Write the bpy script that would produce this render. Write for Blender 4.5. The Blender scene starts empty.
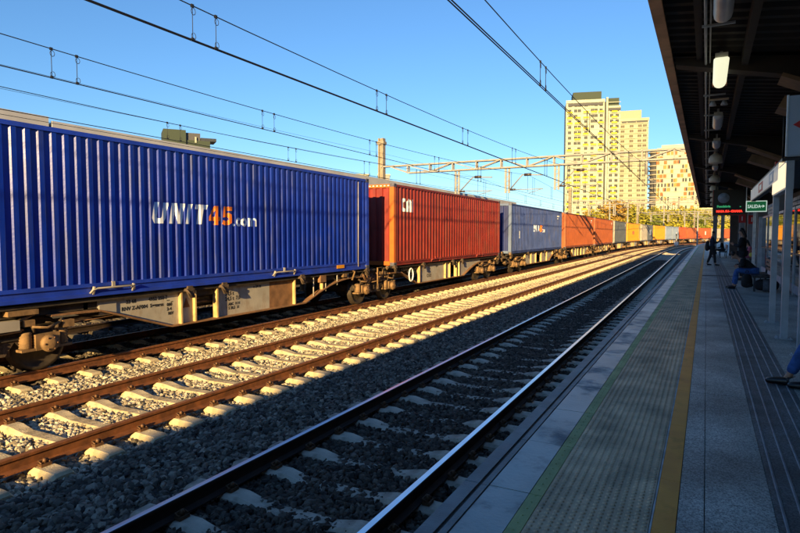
import bpy, bmesh, math, random
from mathutils import Vector, Matrix, Euler
from mathutils.geometry import tessellate_polygon
random.seed(7)
S = bpy.context.scene
COL = S.collection
R = math.radians
# ------------------------------------------------------------------ camera, sky, sun, exposure
TH = math.atan(298/578)
EYE = 2.27                       # camera above the rail heads (rail top is z = 0)
cd = bpy.data.cameras.new('camera'); cam = bpy.data.objects.new('camera', cd); COL.objects.link(cam)
cam.location = (0, 0, EYE); cam.rotation_euler = (R(90-3.17), 0, TH)
cd.sensor_width = 36; cd.lens = 26.0; cd.clip_start = .05; cd.clip_end = 6000
S.camera = cam
SUN_AZ, SUN_EL = R(13.0), R(13.4)          # sun stands behind the camera, a little to the right of the track
W = bpy.data.worlds.new('World'); S.world = W; W.use_nodes = True
wn = W.node_tree.nodes; wn.clear()
sky = wn.new('ShaderNodeTexSky'); sky.sky_type = 'NISHITA'; sky.sun_disc = False
sky.sun_elevation = SUN_EL; sky.sun_rotation = R(180)-SUN_AZ
sky.air_density = 1.15; sky.dust_density = .0; sky.ozone_density = 6.0
bg = wn.new('ShaderNodeBackground'); bg.inputs[1].default_value = .08
wo = wn.new('ShaderNodeOutputWorld')
W.node_tree.links.new(sky.outputs[0], bg.inputs[0]); W.node_tree.links.new(bg.outputs[0], wo.inputs[0])
sd = bpy.data.lights.new('sun', 'SUN'); sun = bpy.data.objects.new('sun', sd); COL.objects.link(sun)
sd.energy = 5.0; sd.angle = R(.5); sd.color = (1, .70, .29)
tosun = Vector((math.sin(SUN_AZ)*math.cos(SUN_EL), -math.cos(SUN_AZ)*math.cos(SUN_EL), math.sin(SUN_EL)))
sun.rotation_euler = tosun.to_track_quat('Z', 'Y').to_euler(); sun.location = (30, -60, 40)
S.view_settings.view_transform = 'Standard'; S.view_settings.look = 'None'
S.view_settings.gamma = 1; S.view_settings.use_curve_mapping = False
S.view_settings.exposure = 1.35

# ------------------------------------------------------------------ materials
def mat(name, col, rough=.7, metal=0, var=.15, scale=8, bump=0, bscale=60, spec=.5, col2=None, detail=5, lo=.35, hi=.65, coord='Object', stretch=None, emit=None, extra=None):
    m = bpy.data.materials.new(name); m.use_nodes = True
    nt = m.node_tree; N = nt.nodes; L = nt.links; b = N['Principled BSDF']
    b.inputs['Roughness'].default_value = rough; b.inputs['Metallic'].default_value = metal
    b.inputs['Specular IOR Level'].default_value = spec
    tc = N.new('ShaderNodeTexCoord'); vec = tc.outputs[coord]
    if stretch:
        mp = N.new('ShaderNodeMapping'); mp.inputs['Scale'].default_value = stretch
        L.new(vec, mp.inputs[0]); vec = mp.outputs[0]
    nz = N.new('ShaderNodeTexNoise'); nz.inputs['Scale'].default_value = scale; nz.inputs['Detail'].default_value = detail
    L.new(vec, nz.inputs['Vector'])
    rp = N.new('ShaderNodeValToRGB'); e = rp.color_ramp.elements
    c2 = col2 if col2 else tuple(min(1, c*(1+var)) for c in col)
    c1 = col if col2 else tuple(c*(1-var) for c in col)
    e[0].color = (*c1, 1); e[0].position = lo; e[1].color = (*c2, 1); e[1].position = hi
    L.new(nz.outputs['Fac'], rp.inputs[0]); L.new(rp.outputs[0], b.inputs['Base Color'])
    if bump:
        n2 = N.new('ShaderNodeTexNoise'); n2.inputs['Scale'].default_value = bscale; n2.inputs['Detail'].default_value = 4
        L.new(vec, n2.inputs['Vector'])
        bp = N.new('ShaderNodeBump'); bp.inputs['Strength'].default_value = bump; bp.inputs['Distance'].default_value = .01
        L.new(n2.outputs['Fac'], bp.inputs['Height']); L.new(bp.outputs[0], b.inputs['Normal'])
    if emit:
        b.inputs['Emission Color'].default_value = (*emit[0], 1); b.inputs['Emission Strength'].default_value = emit[1]
    if extra: extra(nt, b, rp)
    return m
def dirty(streak=(.05, .035, .02), amt=.5, sc=(1.2, 1.2, .25), th=(.5, .75)):
    """streaks of grime and rust running down a painted side"""
    def f(nt, b, rp):
        N, L = nt.nodes, nt.links
        tc = N.new('ShaderNodeTexCoord'); mp = N.new('ShaderNodeMapping'); mp.inputs['Scale'].default_value = sc
        nz = N.new('ShaderNodeTexNoise'); nz.inputs['Scale'].default_value = 3; nz.inputs['Detail'].default_value = 7; nz.inputs['Roughness'].default_value = .65
        r2 = N.new('ShaderNodeValToRGB'); r2.color_ramp.elements[0].position = th[0]; r2.color_ramp.elements[1].position = th[1]
        r2.color_ramp.elements[1].color = (amt, amt, amt, 1)
        mx = N.new('ShaderNodeMixRGB'); mx.inputs[2].default_value = (*streak, 1)
        L.new(tc.outputs['Object'], mp.inputs[0]); L.new(mp.outputs[0], nz.inputs['Vector']); L.new(nz.outputs['Fac'], r2.inputs[0])
        L.new(r2.outputs[0], mx.inputs[0]); L.new(rp.outputs[0], mx.inputs[1]); L.new(mx.outputs[0], b.inputs['Base Color'])
        ma = N.new('ShaderNodeMath'); ma.operation = 'MULTIPLY_ADD'; ma.inputs[1].default_value = .4; ma.inputs[2].default_value = b.inputs['Roughness'].default_value
        L.new(r2.outputs[0], ma.inputs[0]); L.new(ma.outputs[0], b.inputs['Roughness'])
    return f
def stone_mat(name, cols):
    m = bpy.data.materials.new(name); m.use_nodes = True
    nt = m.node_tree; N = nt.nodes; L = nt.links; b = N['Principled BSDF']; b.inputs['Roughness'].default_value = .85
    oi = N.new('ShaderNodeObjectInfo'); rp = N.new('ShaderNodeValToRGB'); rp.color_ramp.interpolation = 'LINEAR'
    e = rp.color_ramp.elements
    e[0].color = (*cols[0], 1); e[1].color = (*cols[-1], 1)
    for i, c in enumerate(cols[1:-1]):
        x = e.new((i+1)/(len(cols)-1)); x.color = (*c, 1)
    tc = N.new('ShaderNodeTexCoord'); nz = N.new('ShaderNodeTexNoise'); nz.inputs['Scale'].default_value = 3; nz.inputs['Detail'].default_value = 4
    L.new(tc.outputs['Object'], nz.inputs['Vector'])
    mx = N.new('ShaderNodeMixRGB'); mx.blend_type = 'MULTIPLY'; mx.inputs[0].default_value = .5
    L.new(oi.outputs['Random'], rp.inputs[0]); L.new(rp.outputs[0], mx.inputs[1]); L.new(nz.outputs['Fac'], mx.inputs[2])
    L.new(mx.outputs[0], b.inputs['Base Color'])
    return m
M = {}
M['rust'] = mat('rail_rust', (.15, .050, .016), .75, 0, .35, 9, .3, 90)
M['railtop_brown'] = mat('rail_top_dull', (.34, .14, .045), .45, .5, .2, 5)
M['railtop'] = mat('rail_top_polished', (.85, .86, .88), .30, 1, .05, 4)
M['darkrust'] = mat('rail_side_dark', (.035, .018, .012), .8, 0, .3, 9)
M['sleeper'] = mat('concrete_sleeper', (.50, .40, .25), .9, 0, .3, 5, .8, 60, extra=dirty((.12, .08, .045), .85, (1, 1, 1), (.5, .7)))
M['sleeper_grey'] = mat('concrete_sleeper_grey', (.52, .45, .36), .9, 0, .2, 5, .5, 60, extra=dirty((.16, .12, .09), .8, (1, 1, 1), (.45, .7)))
M['sleeper_shade'] = mat('concrete_sleeper_shaded', (.075, .06, .045), .95, 0, .3, 5, .5, 60)  # concrete darkened to stand in for shade behind the train
M['clip'] = mat('rail_clip_steel', (.14, .07, .035), .6, .4, .3, 20)
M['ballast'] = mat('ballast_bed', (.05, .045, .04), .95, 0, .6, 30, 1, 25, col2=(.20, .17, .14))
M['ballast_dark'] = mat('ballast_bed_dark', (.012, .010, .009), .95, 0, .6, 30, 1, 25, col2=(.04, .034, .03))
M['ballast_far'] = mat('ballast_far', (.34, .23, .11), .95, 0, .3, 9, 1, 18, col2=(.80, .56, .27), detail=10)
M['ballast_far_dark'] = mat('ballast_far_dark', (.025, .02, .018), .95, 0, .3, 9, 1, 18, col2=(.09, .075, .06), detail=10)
M['earth'] = mat('earth', (.11, .09, .06), .95, 0, .3, .05, .5, 2)
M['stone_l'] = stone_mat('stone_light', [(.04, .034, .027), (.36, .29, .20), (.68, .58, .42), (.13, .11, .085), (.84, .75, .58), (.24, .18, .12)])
M['stone_m'] = stone_mat('stone_shaded', [(.02, .018, .017), (.11, .088, .065), (.24, .195, .15), (.055, .042, .032), (.42, .36, .28), (.07, .06, .052)])  # ballast colours darkened for the shaded strip between the tracks
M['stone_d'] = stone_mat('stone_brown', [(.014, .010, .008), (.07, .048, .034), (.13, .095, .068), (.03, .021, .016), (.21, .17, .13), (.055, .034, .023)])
M['blue'] = mat('paint_blue', (.003, .026, .31), .30, 0, .12, 2, .1, 25, extra=dirty((.035, .045, .09), .6, (2.6, 2.6, .22), (.50, .70)))
M['bluerail'] = mat('paint_blue_rail', (.012, .045, .42), .45, 0, .15, 3, .15, 30, extra=dirty((.04, .05, .14), .6, (1, .4, 1.5)))
M['red'] = mat('paint_red', (.21, .020, .011), .5, 0, .18, 2, .1, 25, extra=dirty((.15, .05, .03), .7))
M['darkred'] = mat('paint_red_shaded', (.22, .02, .015), .55, 0, .18, 2, .1, 25, extra=dirty((.08, .02, .015), .5))  # copy of the red toned for the shaded end wall; fittings use it too
M['postsunlit'] = mat('red_post_sunlit', (.50, .11, .012), .5, 0, .12, 3)  # red corner post turned orange, with the grazing sun painted in
M['fblue'] = mat('paint_faded_blue', (.035, .065, .23), .6, 0, .2, 2, .1, 25, extra=dirty((.11, .105, .13), .6))
M['fbluelit'] = mat('faded_blue_post_sunlit', (.10, .14, .26), .6, 0, .15, 2)  # paler copy of the faded blue, standing for sun on the end post
M['navy'] = mat('faded_blue_end_shaded', (.01, .02, .12), .5, 0, .2, 2)  # dark copy of the faded blue, standing for shade on the end wall
M['orange'] = mat('paint_orange', (.33, .080, .022), .6, 0, .15, 2, .1, 25, extra=dirty((.24, .06, .02), .6))
M['bgrey'] = mat('paint_slate', (.075, .09, .12), .6, 0, .2, 2, extra=dirty((.16, .14, .12), .5))
M['yellow'] = mat('paint_yellow', (.66, .27, .006), .55, 0, .1, 2, extra=dirty((.5, .25, .03), .5))
M['lgrey'] = mat('paint_light_grey', (.32, .29, .26), .6, 0, .15, 2, extra=dirty((.2, .16, .12), .5))
M['sky_blue'] = mat('paint_pale_blue', (.20, .26, .38), .6, 0, .15, 2, extra=dirty((.3, .28, .26), .5))
M['redor'] = mat('paint_red_orange', (.52, .07, .015), .55, 0, .15, 2, extra=dirty((.5, .15, .06), .5))
M['croof'] = mat('container_roof', (.42, .41, .40), .6, 0, .15, 2, extra=dirty((.2, .17, .14), .6))
M['casting'] = mat('corner_casting', (.10, .10, .14), .6, .3, .3, 10)
M['white'] = mat('paint_white', (.78, .78, .76), .5, 0, .08, 6)
M['whitet'] = mat('lettering_white', (.78, .82, .90), .5, 0, .12, 2.5, col2=(.36, .52, .86), lo=.5, hi=.62)
M['oranget'] = mat('lettering_orange', (.90, .21, .012), .5, 0, .05, 6)
M['beige'] = mat('wagon_beige', (.38, .35, .31), .65, 0, .15, 2.5, .1, 30, extra=dirty((.22, .13, .07), .8, (1.2, 1.2, .5), (.48, .75)))
M['ribsunlit'] = mat('wagon_rib_sunlit', (.52, .36, .16), .6, 0, .2, 5, extra=dirty((.25, .14, .06), .7, (2, 2, 1)))  # the panel beige made yellower, with sun on the ribs painted in
M['beigedk'] = mat('wagon_rusty_brown', (.20, .10, .045), .8, 0, .3, 4, .3, 30)
M['wagondark'] = mat('wagon_underframe', (.03, .022, .017), .85, 0, .4, 5, .3, 40)
M['bogie'] = mat('bogie_dusty', (.085, .055, .036), .8, 0, .4, 6, .4, 40, extra=dirty((.035, .022, .014), .8, (3, 3, 3), (.42, .6)))
M['boxyellow'] = mat('axle_box_dust', (.19, .11, .05), .75, 0, .3, 8, .3, 50)
M['wheel'] = mat('wheel_steel', (.06, .045, .035), .6, .5, .3, 8)
M['black'] = mat('black_rubber', (.012, .012, .013), .7, 0, .2, 8)
M['wire'] = mat('wire_copper_dark', (.012, .014, .022), .7, .2, .1, 8)
M['gantry'] = mat('gantry_galvanised', (.25, .24, .23), .6, .1, .15, 3, extra=dirty((.28, .21, .14), .5, (2, 2, 2)))
M['mast'] = mat('mast_concrete', (.24, .20, .15), .85, 0, .2, 3, .3, 20)
M['insul'] = mat('insulator_brown', (.05, .035, .03), .4)
M['coping'] = mat('platform_coping', (.38, .40, .38), .42, 0, .2, 1.6, .3, 30, detail=8, extra=dirty((.10, .105, .13), .7, (.8, .8, .8), (.5, .65)))
M['copinge'] = mat('platform_edge_strip', (.24, .25, .25), .6, 0, .2, 4, .5, 60)
M['green'] = mat('green_warning_strip', (.38, .43, .17), .7, 0, .15, 4, .3, 90, extra=dirty((.15, .17, .09), .6, (1, 1, 1)))
M['tactile'] = mat('tactile_paving', (.76, .54, .34), .8, 0, .18, 3, .4, 90, extra=dirty((.28, .22, .16), .7, (1, .7, 1), (.45, .7)))
M['yline'] = mat('yellow_line_paint', (1.0, .36, .045), .65, 0, .12, 3, .3, 60, extra=dirty((.50, .24, .07), .6, (1.5, 1.0, 1.5), (.55, .75)))
M['wline'] = mat('pale_joint', (.5, .5, .5), .7, 0, .25, 6)
def granite(nt, b, rp):
    N, L = nt.nodes, nt.links
    tc = N.new('ShaderNodeTexCoord'); v = N.new('ShaderNodeTexNoise'); v.inputs['Scale'].default_value = 95; v.inputs['Detail'].default_value = 3; v.inputs['Roughness'].default_value = .8
    r = N.new('ShaderNodeValToRGB'); r.color_ramp.elements[0].position = .40; r.color_ramp.elements[1].position = .60
    r.color_ramp.elements[0].color = (.35, .35, .36, 1); r.color_ramp.elements[1].color = (1.5, 1.5, 1.5, 1)
    mx = N.new('ShaderNodeMixRGB'); mx.blend_type = 'MULTIPLY'; mx.inputs[0].default_value = 1
    L.new(tc.outputs['Object'], v.inputs['Vector']); L.new(v.outputs['Fac'], r.inputs[0])
    L.new(rp.outputs[0], mx.inputs[1]); L.new(r.outputs[0], mx.inputs[2])
    vo = N.new('ShaderNodeTexVoronoi'); vo.inputs['Scale'].default_value = 2.6; vo.inputs['Randomness'].default_value = 1
    r3 = N.new('ShaderNodeValToRGB'); r3.color_ramp.elements[0].position = .030; r3.color_ramp.elements[1].position = .045
    r3.color_ramp.elements[0].color = (.45, .45, .45, 1); r3.color_ramp.elements[1].color = (1, 1, 1, 1)
    n4 = N.new('ShaderNodeTexNoise'); n4.inputs['Scale'].default_value = .9; n4.inputs['Detail'].default_value = 8; n4.inputs['Roughness'].default_value = .7
    r4 = N.new('ShaderNodeValToRGB'); r4.color_ramp.elements[0].position = .40; r4.color_ramp.elements[1].position = .60
    r4.color_ramp.elements[0].color = (.72, .72, .72, 1); r4.color_ramp.elements[1].color = (1.1, 1.1, 1.1, 1)
    m2 = N.new('ShaderNodeMixRGB'); m2.blend_type = 'MULTIPLY'; m2.inputs[0].default_value = 1
    m3 = N.new('ShaderNodeMixRGB'); m3.blend_type = 'MULTIPLY'; m3.inputs[0].default_value = 1
    L.new(tc.outputs['Object'], vo.inputs['Vector']); L.new(vo.outputs['Distance'], r3.inputs[0]); L.new(tc.outputs['Object'], n4.inputs['Vector']); L.new(n4.outputs['Fac'], r4.inputs[0])
    L.new(mx.outputs[0], m2.inputs[1]); L.new(r3.outputs[0], m2.inputs[2]); L.new(m2.outputs[0], m3.inputs[1]); L.new(r4.outputs[0], m3.inputs[2]); L.new(m3.outputs[0], b.inputs['Base Color'])
M['granite'] = mat('granite_slabs', (.43, .44, .40), .55, 0, .25, 1.3, .25, 90, extra=granite)
M['darkstrip'] = mat('dark_guide_strip', (.14, .155, .16), .6, 0, .25, 3, .3, 90, extra=granite)
M['groove'] = mat('guide_ridge', (.22, .235, .25), .6, 0, .25, 6)
M['plinth'] = mat('platform_face', (.10, .09, .08), .9, 0, .3, 2, .5, 20)
M['joint'] = mat('dark_joint', (.02, .022, .025), .9)
M['canopy'] = mat('canopy_underside', (.018, .014, .013), .7, 0, .3, 3, extra=dirty((.05, .035, .025), .5, (1, 1, 1)))
M['fascia'] = mat('canopy_fascia_bounce', (.62, .38, .22), .6, 0, .2, 3)  # colour pushed to orange to stand for sunlight bounced off the train
M['roofgrey'] = mat('far_canopy_metal', (.50, .47, .44), .55, 0, .1, 1)
M['bracket'] = mat('bracket_bounce_brown', (.20, .12, .065), .6, 0, .25, 4)  # brown stands for light bounced up onto the bracket undersides
M['steel'] = mat('steel_post_grey_blue', (.40, .44, .48), .45, .2, .15, 4)
M['steeldk'] = mat('steel_dark', (.05, .055, .065), .5, .4, .2, 4)
M['pilaster'] = mat('pilaster_brown', (.10, .065, .05), .7, 0, .2, 3)
M['pilasterg'] = mat('pilaster_grey', (.25, .24, .24), .7, 0, .2, 3)
M['whitepost'] = mat('white_post', (.75, .74, .72), .5)
M['slat'] = mat('wall_slats', (.62, .60, .58), .6, 0, .3, 3)
M['wallr'] = mat('station_wall', (.16, .15, .15), .8, 0, .2, 2)
M['signgrey'] = mat('sign_face_grey', (.42, .48, .56), .5, 0, .05, 3)
M['signred'] = mat('sign_red', (.60, .02, .02), .5, 0, .05, 3)
M['signcream'] = mat('sign_panel_glow', (.80, .72, .52), .5, 0, .05, 3, emit=((1, .78, .46), .42))  # cream panel with a weak even glow
M['signwhite'] = mat('sign_panel_white', (.66, .64, .60), .5, 0, .05, 3, emit=((1, .92, .8), .05))
M['signgreen'] = mat('exit_sign_green', (.012, .18, .06), .5, 0, .05, 3, emit=((.03, .45, .15), .06))
M['greenw'] = mat('exit_sign_white', (.8, .85, .8), .5, 0, .05, 3, emit=((.8, 1, .85), .2))
M['dispblack'] = mat('display_black', (.006, .006, .008), .35, 0, .05, 3)
M['dispred'] = mat('display_led_red', (.6, .02, .01), .5, 0, .05, 3, emit=((1, .03, .015), .9))
M['dispgreen'] = mat('display_led_green', (.05, .5, .2), .5, 0, .05, 3, emit=((.1, .8, .3), .12))
M['dispframe'] = mat('display_frame_red', (.30, .02, .015), .5)
M['clock'] = mat('clock_face', (.30, .34, .40), .4)
M['lampbody'] = mat('lamp_housing', (.40, .38, .34), .5, .2)
M['lampdiff'] = mat('lamp_diffuser_lit', (.85, .85, .7), .4, 0, .04, 6, emit=((1, .98, .66), .36))
M['lampdim'] = mat('lamp_diffuser_unlit', (.55, .56, .58), .35, 0, .08, 6)
M['lampbell'] = mat('lamp_bell', (.66, .58, .44), .45, 0, .1, 6)
M['lamprust'] = mat('lamp_end_rust', (.30, .13, .08), .7)
M['skin'] = mat('skin', (.42, .23, .15), .55, 0, .08, 8)
M['hair'] = mat('hair_dark', (.012, .009, .008), .55, 0, .3, 30)
M['jacketblack'] = mat('cloth_black', (.010, .010, .013), .85, 0, .3, 12, .4, 80)
M['jacketnavy'] = mat('cloth_navy', (.012, .018, .045), .85, 0, .3, 12, .4, 80)
M['jeans'] = mat('denim_blue', (.035, .10, .30), .85, 0, .3, 14, .5, 120)
M['trousers'] = mat('cloth_dark_trousers', (.012, .012, .016), .85, 0, .2, 12)
M['pink'] = mat('cloth_pink', (.52, .13, .20), .85, 0, .2, 12)
M['shoe'] = mat('shoe_black', (.010, .009, .010), .35, 0, .2, 12)
M['sole'] = mat('shoe_sole', (.08, .06, .05), .6)
M['bag'] = mat('bag_black', (.010, .010, .012), .8, 0, .3, 12, .3, 60)
M['baggrey'] = mat('bag_grey', (.12, .125, .14), .8, 0, .2, 12, .3, 60)
M['yellowcloth'] = mat('cloth_yellow', (.75, .60, .12), .8)
def glass_mat():
    m = bpy.data.materials.new('shelter_glass'); m.use_nodes = True
    nt = m.node_tree; N = nt.nodes; L = nt.links; N.clear()
    t = N.new('ShaderNodeBsdfTransparent'); t.inputs[0].default_value = (.55, .58, .6, 1)
    g = N.new('ShaderNodeBsdfGlossy'); g.inputs['Roughness'].default_value = .03; g.inputs[0].default_value = (.9, .92, .95, 1)
    fr = N.new('ShaderNodeFresnel'); fr.inputs[0].default_value = 1.7
    mx = N.new('ShaderNodeMixShader'); o = N.new('ShaderNodeOutputMaterial')
    L.new(fr.outputs[0], mx.inputs[0]); L.new(t.outputs[0], mx.inputs[1]); L.new(g.outputs[0], mx.inputs[2]); L.new(mx.outputs[0], o.inputs[0])
    return m
M['glass'] = glass_mat()
M['twhite'] = mat('tower_white_render', (.37, .39, .325), .85, 0, .1, .2)
M['tyellow'] = mat('tower_yellow_panel', (.56, .43, .012), .8, 0, .08, .5)
M['tcream'] = mat('tower_cream', (.335, .34, .26), .85, 0, .1, .2)
M['tdark'] = mat('tower_recess', (.07, .07, .08), .8)
M['tolive'] = mat('tower_roof_olive', (.035, .05, .035), .8)
M['tbeige'] = mat('tower_beige', (.34, .30, .22), .85)
M['tred'] = mat('tower_red_panel', (.46, .12, .04), .8, 0, .1, .5)
M['tochre'] = mat('tower_ochre_panel', (.40, .22, .06), .8, 0, .1, .5)
M['twin'] = mat('window_glass_dark', (.035, .04, .05), .6, 0, .5, .3, spec=.2)
M['twin2'] = mat('window_blind', (.10, .085, .06), .7, 0, .3, .3)
M['bark'] = mat('bark', (.07, .05, .035), .9)
M['leaf_y'] = mat('leaves_yellow_green', (.15, .15, .015), .7, 0, .3, .6, col2=(.42, .36, .03))
M['leaf_o'] = mat('leaves_orange', (.22, .12, .015), .7, 0, .3, .6, col2=(.42, .25, .03))
M['leaf_g'] = mat('leaves_green', (.08, .11, .015), .7, 0, .3, .6, col2=(.26, .28, .03))

# ------------------------------------------------------------------ mesh helpers
class MB:
    def __init__(s): s.v = []; s.f = []; s.m = []; s.mats = []; s.smooth = []
    def mi(s, m):
        if m not in s.mats: s.mats.append(m)
        return s.mats.index(m)
    def add(s, vs, fs, m, smooth=False):
        o = len(s.v); s.v += [tuple(v) for v in vs]; k = s.mi(m)
        for f in fs: s.f.append(tuple(i+o for i in f)); s.m.append(k); s.smooth.append(smooth)
    def box(s, x0, x1, y0, y1, z0, z1, m, mtx=None):
        vs = [Vector(p) for p in ((x0,y0,z0),(x1,y0,z0),(x1,y1,z0),(x0,y1,z0),(x0,y0,z1),(x1,y0,z1),(x1,y1,z1),(x0,y1,z1))]
        if mtx: vs = [mtx @ v for v in vs]
        s.add(vs, ((0,3,2,1),(4,5,6,7),(0,1,5,4),(1,2,6,5),(2,3,7,6),(3,0,4,7)), m)
    def cbox(s, c, d, m, rot=None):
        mtx = Matrix.Translation(c) @ (rot.to_matrix().to_4x4() if rot else Matrix.Identity(4))
        s.box(-d[0]/2, d[0]/2, -d[1]/2, d[1]/2, -d[2]/2, d[2]/2, m, mtx)
    def beam(s, a, b, w, h, m, up=(0,0,1)):
        a, b = Vector(a), Vector(b); d = b-a; L = d.length; d.normalize()
        u = Vector(up); sx = d.cross(u)
        if sx.length < 1e-4: sx = d.cross(Vector((1,0,0)))
        sx.normalize(); uz = sx.cross(d)
        vs = []
        for p in (a, b):
            for i, j in ((-1,-1),(1,-1),(1,1),(-1,1)): vs.append(p + sx*i*w/2 + uz*j*h/2)
        s.add(vs, ((0,1,2,3),(7,6,5,4),(0,4,5,1),(1,5,6,2),(2,6,7,3),(3,7,4,0)), m)
    def tube(s, pts, r, m, n=6, cap=True):
        pts = [Vector(p) for p in pts]; o = len(s.v); vs = []; fs = []
        rr = r if isinstance(r, (list, tuple)) else [r]*len(pts)
        prev = None
        for i, p in enumerate(pts):
            d = (pts[min(i+1, len(pts)-1)]-pts[max(i-1, 0)]).normalized()
            ref = Vector((0,0,1)) if abs(d.z) < .9 else Vector((1,0,0))
            if prev is not None: a = (prev - d*prev.dot(d)).normalized()
            else: a = d.cross(ref).normalized()
            prev = a; b = d.cross(a)
            for k in range(n):
                t = 2*math.pi*k/n; vs.append(p+(a*math.cos(t)+b*math.sin(t))*rr[i])
        for i in range(len(pts)-1):
            for k in range(n): fs.append((i*n+k, i*n+(k+1)%n, (i+1)*n+(k+1)%n, (i+1)*n+k))
        if cap: fs.append(tuple(range(n-1,-1,-1))); fs.append(tuple((len(pts)-1)*n+k for k in range(n)))
        s.add(vs, fs, m, True)
    def prism(s, poly, axis, a, b, m):
        """extrude a 2D polygon along axis ('x','y','z') from a to b"""
        n = len(poly)
        def P(p, t): return {'x': (t, p[0], p[1]), 'y': (p[0], t, p[1]), 'z': (p[0], p[1], t)}[axis]
        vs = [P(p, a) for p in poly]+[P(p, b) for p in poly]
        fs = [tuple(range(n)), tuple(range(2*n-1, n-1, -1))]+[(i, n+i, n+(i+1)%n, (i+1)%n) for i in range(n)]
        s.add(vs, fs, m)
    def lathe(s, c, prof, m, axis='z', n=16):
        vs = []; fs = []
        for r, h in prof:
            for k in range(n):
                t = 2*math.pi*k/n; p = (r*math.cos(t), r*math.sin(t), h)
                if axis == 'x': p = (h, p[0], p[1])
                if axis == 'y': p = (p[0], h, p[1])
                vs.append((c[0]+p[0], c[1]+p[1], c[2]+p[2]))
        for i in range(len(prof)-1):
            for k in range(n): fs.append((i*n+k, i*n+(k+1)%n, (i+1)*n+(k+1)%n, (i+1)*n+k))
        fs.append(tuple(range(n))); fs.append(tuple((len(prof)-1)*n+k for k in range(n)))
        s.add(vs, fs, m, True)
    def mesh(s, name, fix=True):
        me = bpy.data.meshes.new(name); me.from_pydata(s.v, [], s.f)
        for m in s.mats: me.materials.append(M[m] if isinstance(m, str) else m)
        me.polygons.foreach_set('material_index', s.m); me.polygons.foreach_set('use_smooth', s.smooth)
        if fix and len(s.f) < 60000:
            bm = bmesh.new(); bm.from_mesh(me); bmesh.ops.recalc_face_normals(bm, faces=bm.faces); bm.to_mesh(me); bm.free()
        me.update(); return me
    def build(s, name, parent=None, loc=None, rz=None, fix=True):
        return obj(name, s.mesh(name, fix), parent, loc, rz)
def obj(name, me, parent=None, loc=None, rz=None):
    o = bpy.data.objects.new(name, me); COL.objects.link(o)
    if parent: o.parent = parent
    if loc: o.location = loc
    if rz is not None: o.rotation_euler = (0, 0, rz)
    return o
def tag(o, label, cat, group=None):
    o['label'] = label; o['category'] = cat
    if group: o['group'] = group
    return o
def thing(name, label, cat, loc=(0,0,0), rz=0, group=None):
    o = bpy.data.objects.new(name, None); COL.objects.link(o); o.empty_display_size = .2
    o.location = loc; o.rotation_euler = (0, 0, rz); return tag(o, label, cat, group)
def struct(o, kind='structure'): o['kind'] = kind; return o
def text_mesh(body, size, offset=0, shear=0, extrude=.001, mats='white', res=2, sx=1):
    cu = bpy.data.curves.new('lettering', 'FONT'); cu.body = body; cu.size = size; cu.offset = offset; cu.shear = shear; cu.extrude = extrude
    cu.resolution_u = res
    t = bpy.data.objects.new('lettering', cu); COL.objects.link(t)
    bpy.context.view_layer.update()
    dg = bpy.context.evaluated_depsgraph_get(); me = bpy.data.meshes.new_from_object(t.evaluated_get(dg))
    bpy.data.objects.remove(t); bpy.data.curves.remove(cu)
    me.materials.clear(); me.materials.append(M[mats])
    if sx != 1:
        for v in me.vertices: v.co.x *= sx
    return me

# ------------------------------------------------------------------ the line of the railway and of the platform
S0, RAD, PHI = 80.0, 450.0, R(.63)
def tp(off, s, S0=S0):
    if s < S0: return off, s, 0.0
    a = (s-S0)/RAD
    return RAD-RAD*math.cos(a)+off*math.cos(a), S0+RAD*math.sin(a)-off*math.sin(a), a
def pp(off, s):
    x, y, a = tp(off+.05, s, 88)
    return x*math.cos(PHI)+y*math.sin(PHI), -x*math.sin(PHI)+y*math.cos(PHI), a+PHI
PZ = .70                                    # platform top
X_NEAR, X_MID, X_TRAIN, X_FAR = -3.10, -7.05, -10.72, -14.5
def svals(a, b, far=6, bend=80):
    out = [a]; 
    while out[-1] < b-1e-6: out.append(min(b, out[-1]+(far)))
    return out
def sweep(mb, prof, ss, path, m, mats=None, closed=False, smooth=False):
    """sweep a profile [(x,z)...] along the path; mats: one material per profile segment"""
    n = len(prof); vs = []
    for s in ss:
        for x, z in prof:
            X, Y, a = path(x, s); vs.append((X, Y, z))
    seg = n if closed else n-1
    for j in range(seg):
        k = (j+1) % n
        fs = [(i*n+j, i*n+k, (i+1)*n+k, (i+1)*n+j) for i in range(len(ss)-1)]
        o = len(mb.v)
        mb.add(vs if j == 0 else [], [], m)
        base = base0 if j else o
        if j == 0: base0 = o
        mi = mb.mi(mats[j] if mats else m)
        for f in fs: mb.f.append(tuple(i+base for i in f)); mb.m.append(mi); mb.smooth.append(smooth)

# ------------------------------------------------------------------ ground
g = MB(); g.box(-1500, 1500, -400, 2500, -1.6, -1.5, 'earth'); struct(g.build('ground'))
g = MB()
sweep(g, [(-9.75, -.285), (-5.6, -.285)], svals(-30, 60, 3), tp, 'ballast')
sweep(g, [(-19, -.9), (-17.2, -.34), (-16.2, -.250), (-9.75, -.250)], svals(-30, 60, 3), tp, 'ballast_dark'); struct(g.build('ballast', fix=False))  # dark bed from the train outward stands in for shade there
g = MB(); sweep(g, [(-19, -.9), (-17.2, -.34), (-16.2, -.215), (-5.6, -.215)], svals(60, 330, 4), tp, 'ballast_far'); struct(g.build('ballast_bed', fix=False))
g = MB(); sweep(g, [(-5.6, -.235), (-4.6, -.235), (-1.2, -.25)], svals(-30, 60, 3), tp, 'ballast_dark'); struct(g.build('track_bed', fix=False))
g = MB(); sweep(g, [(-5.6, -.215), (-4.6, -.215), (-1.2, -.225)], svals(60, 130, 4), tp, 'ballast_far_dark')  # darker bed copy as far as the near track lies in shade
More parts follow.
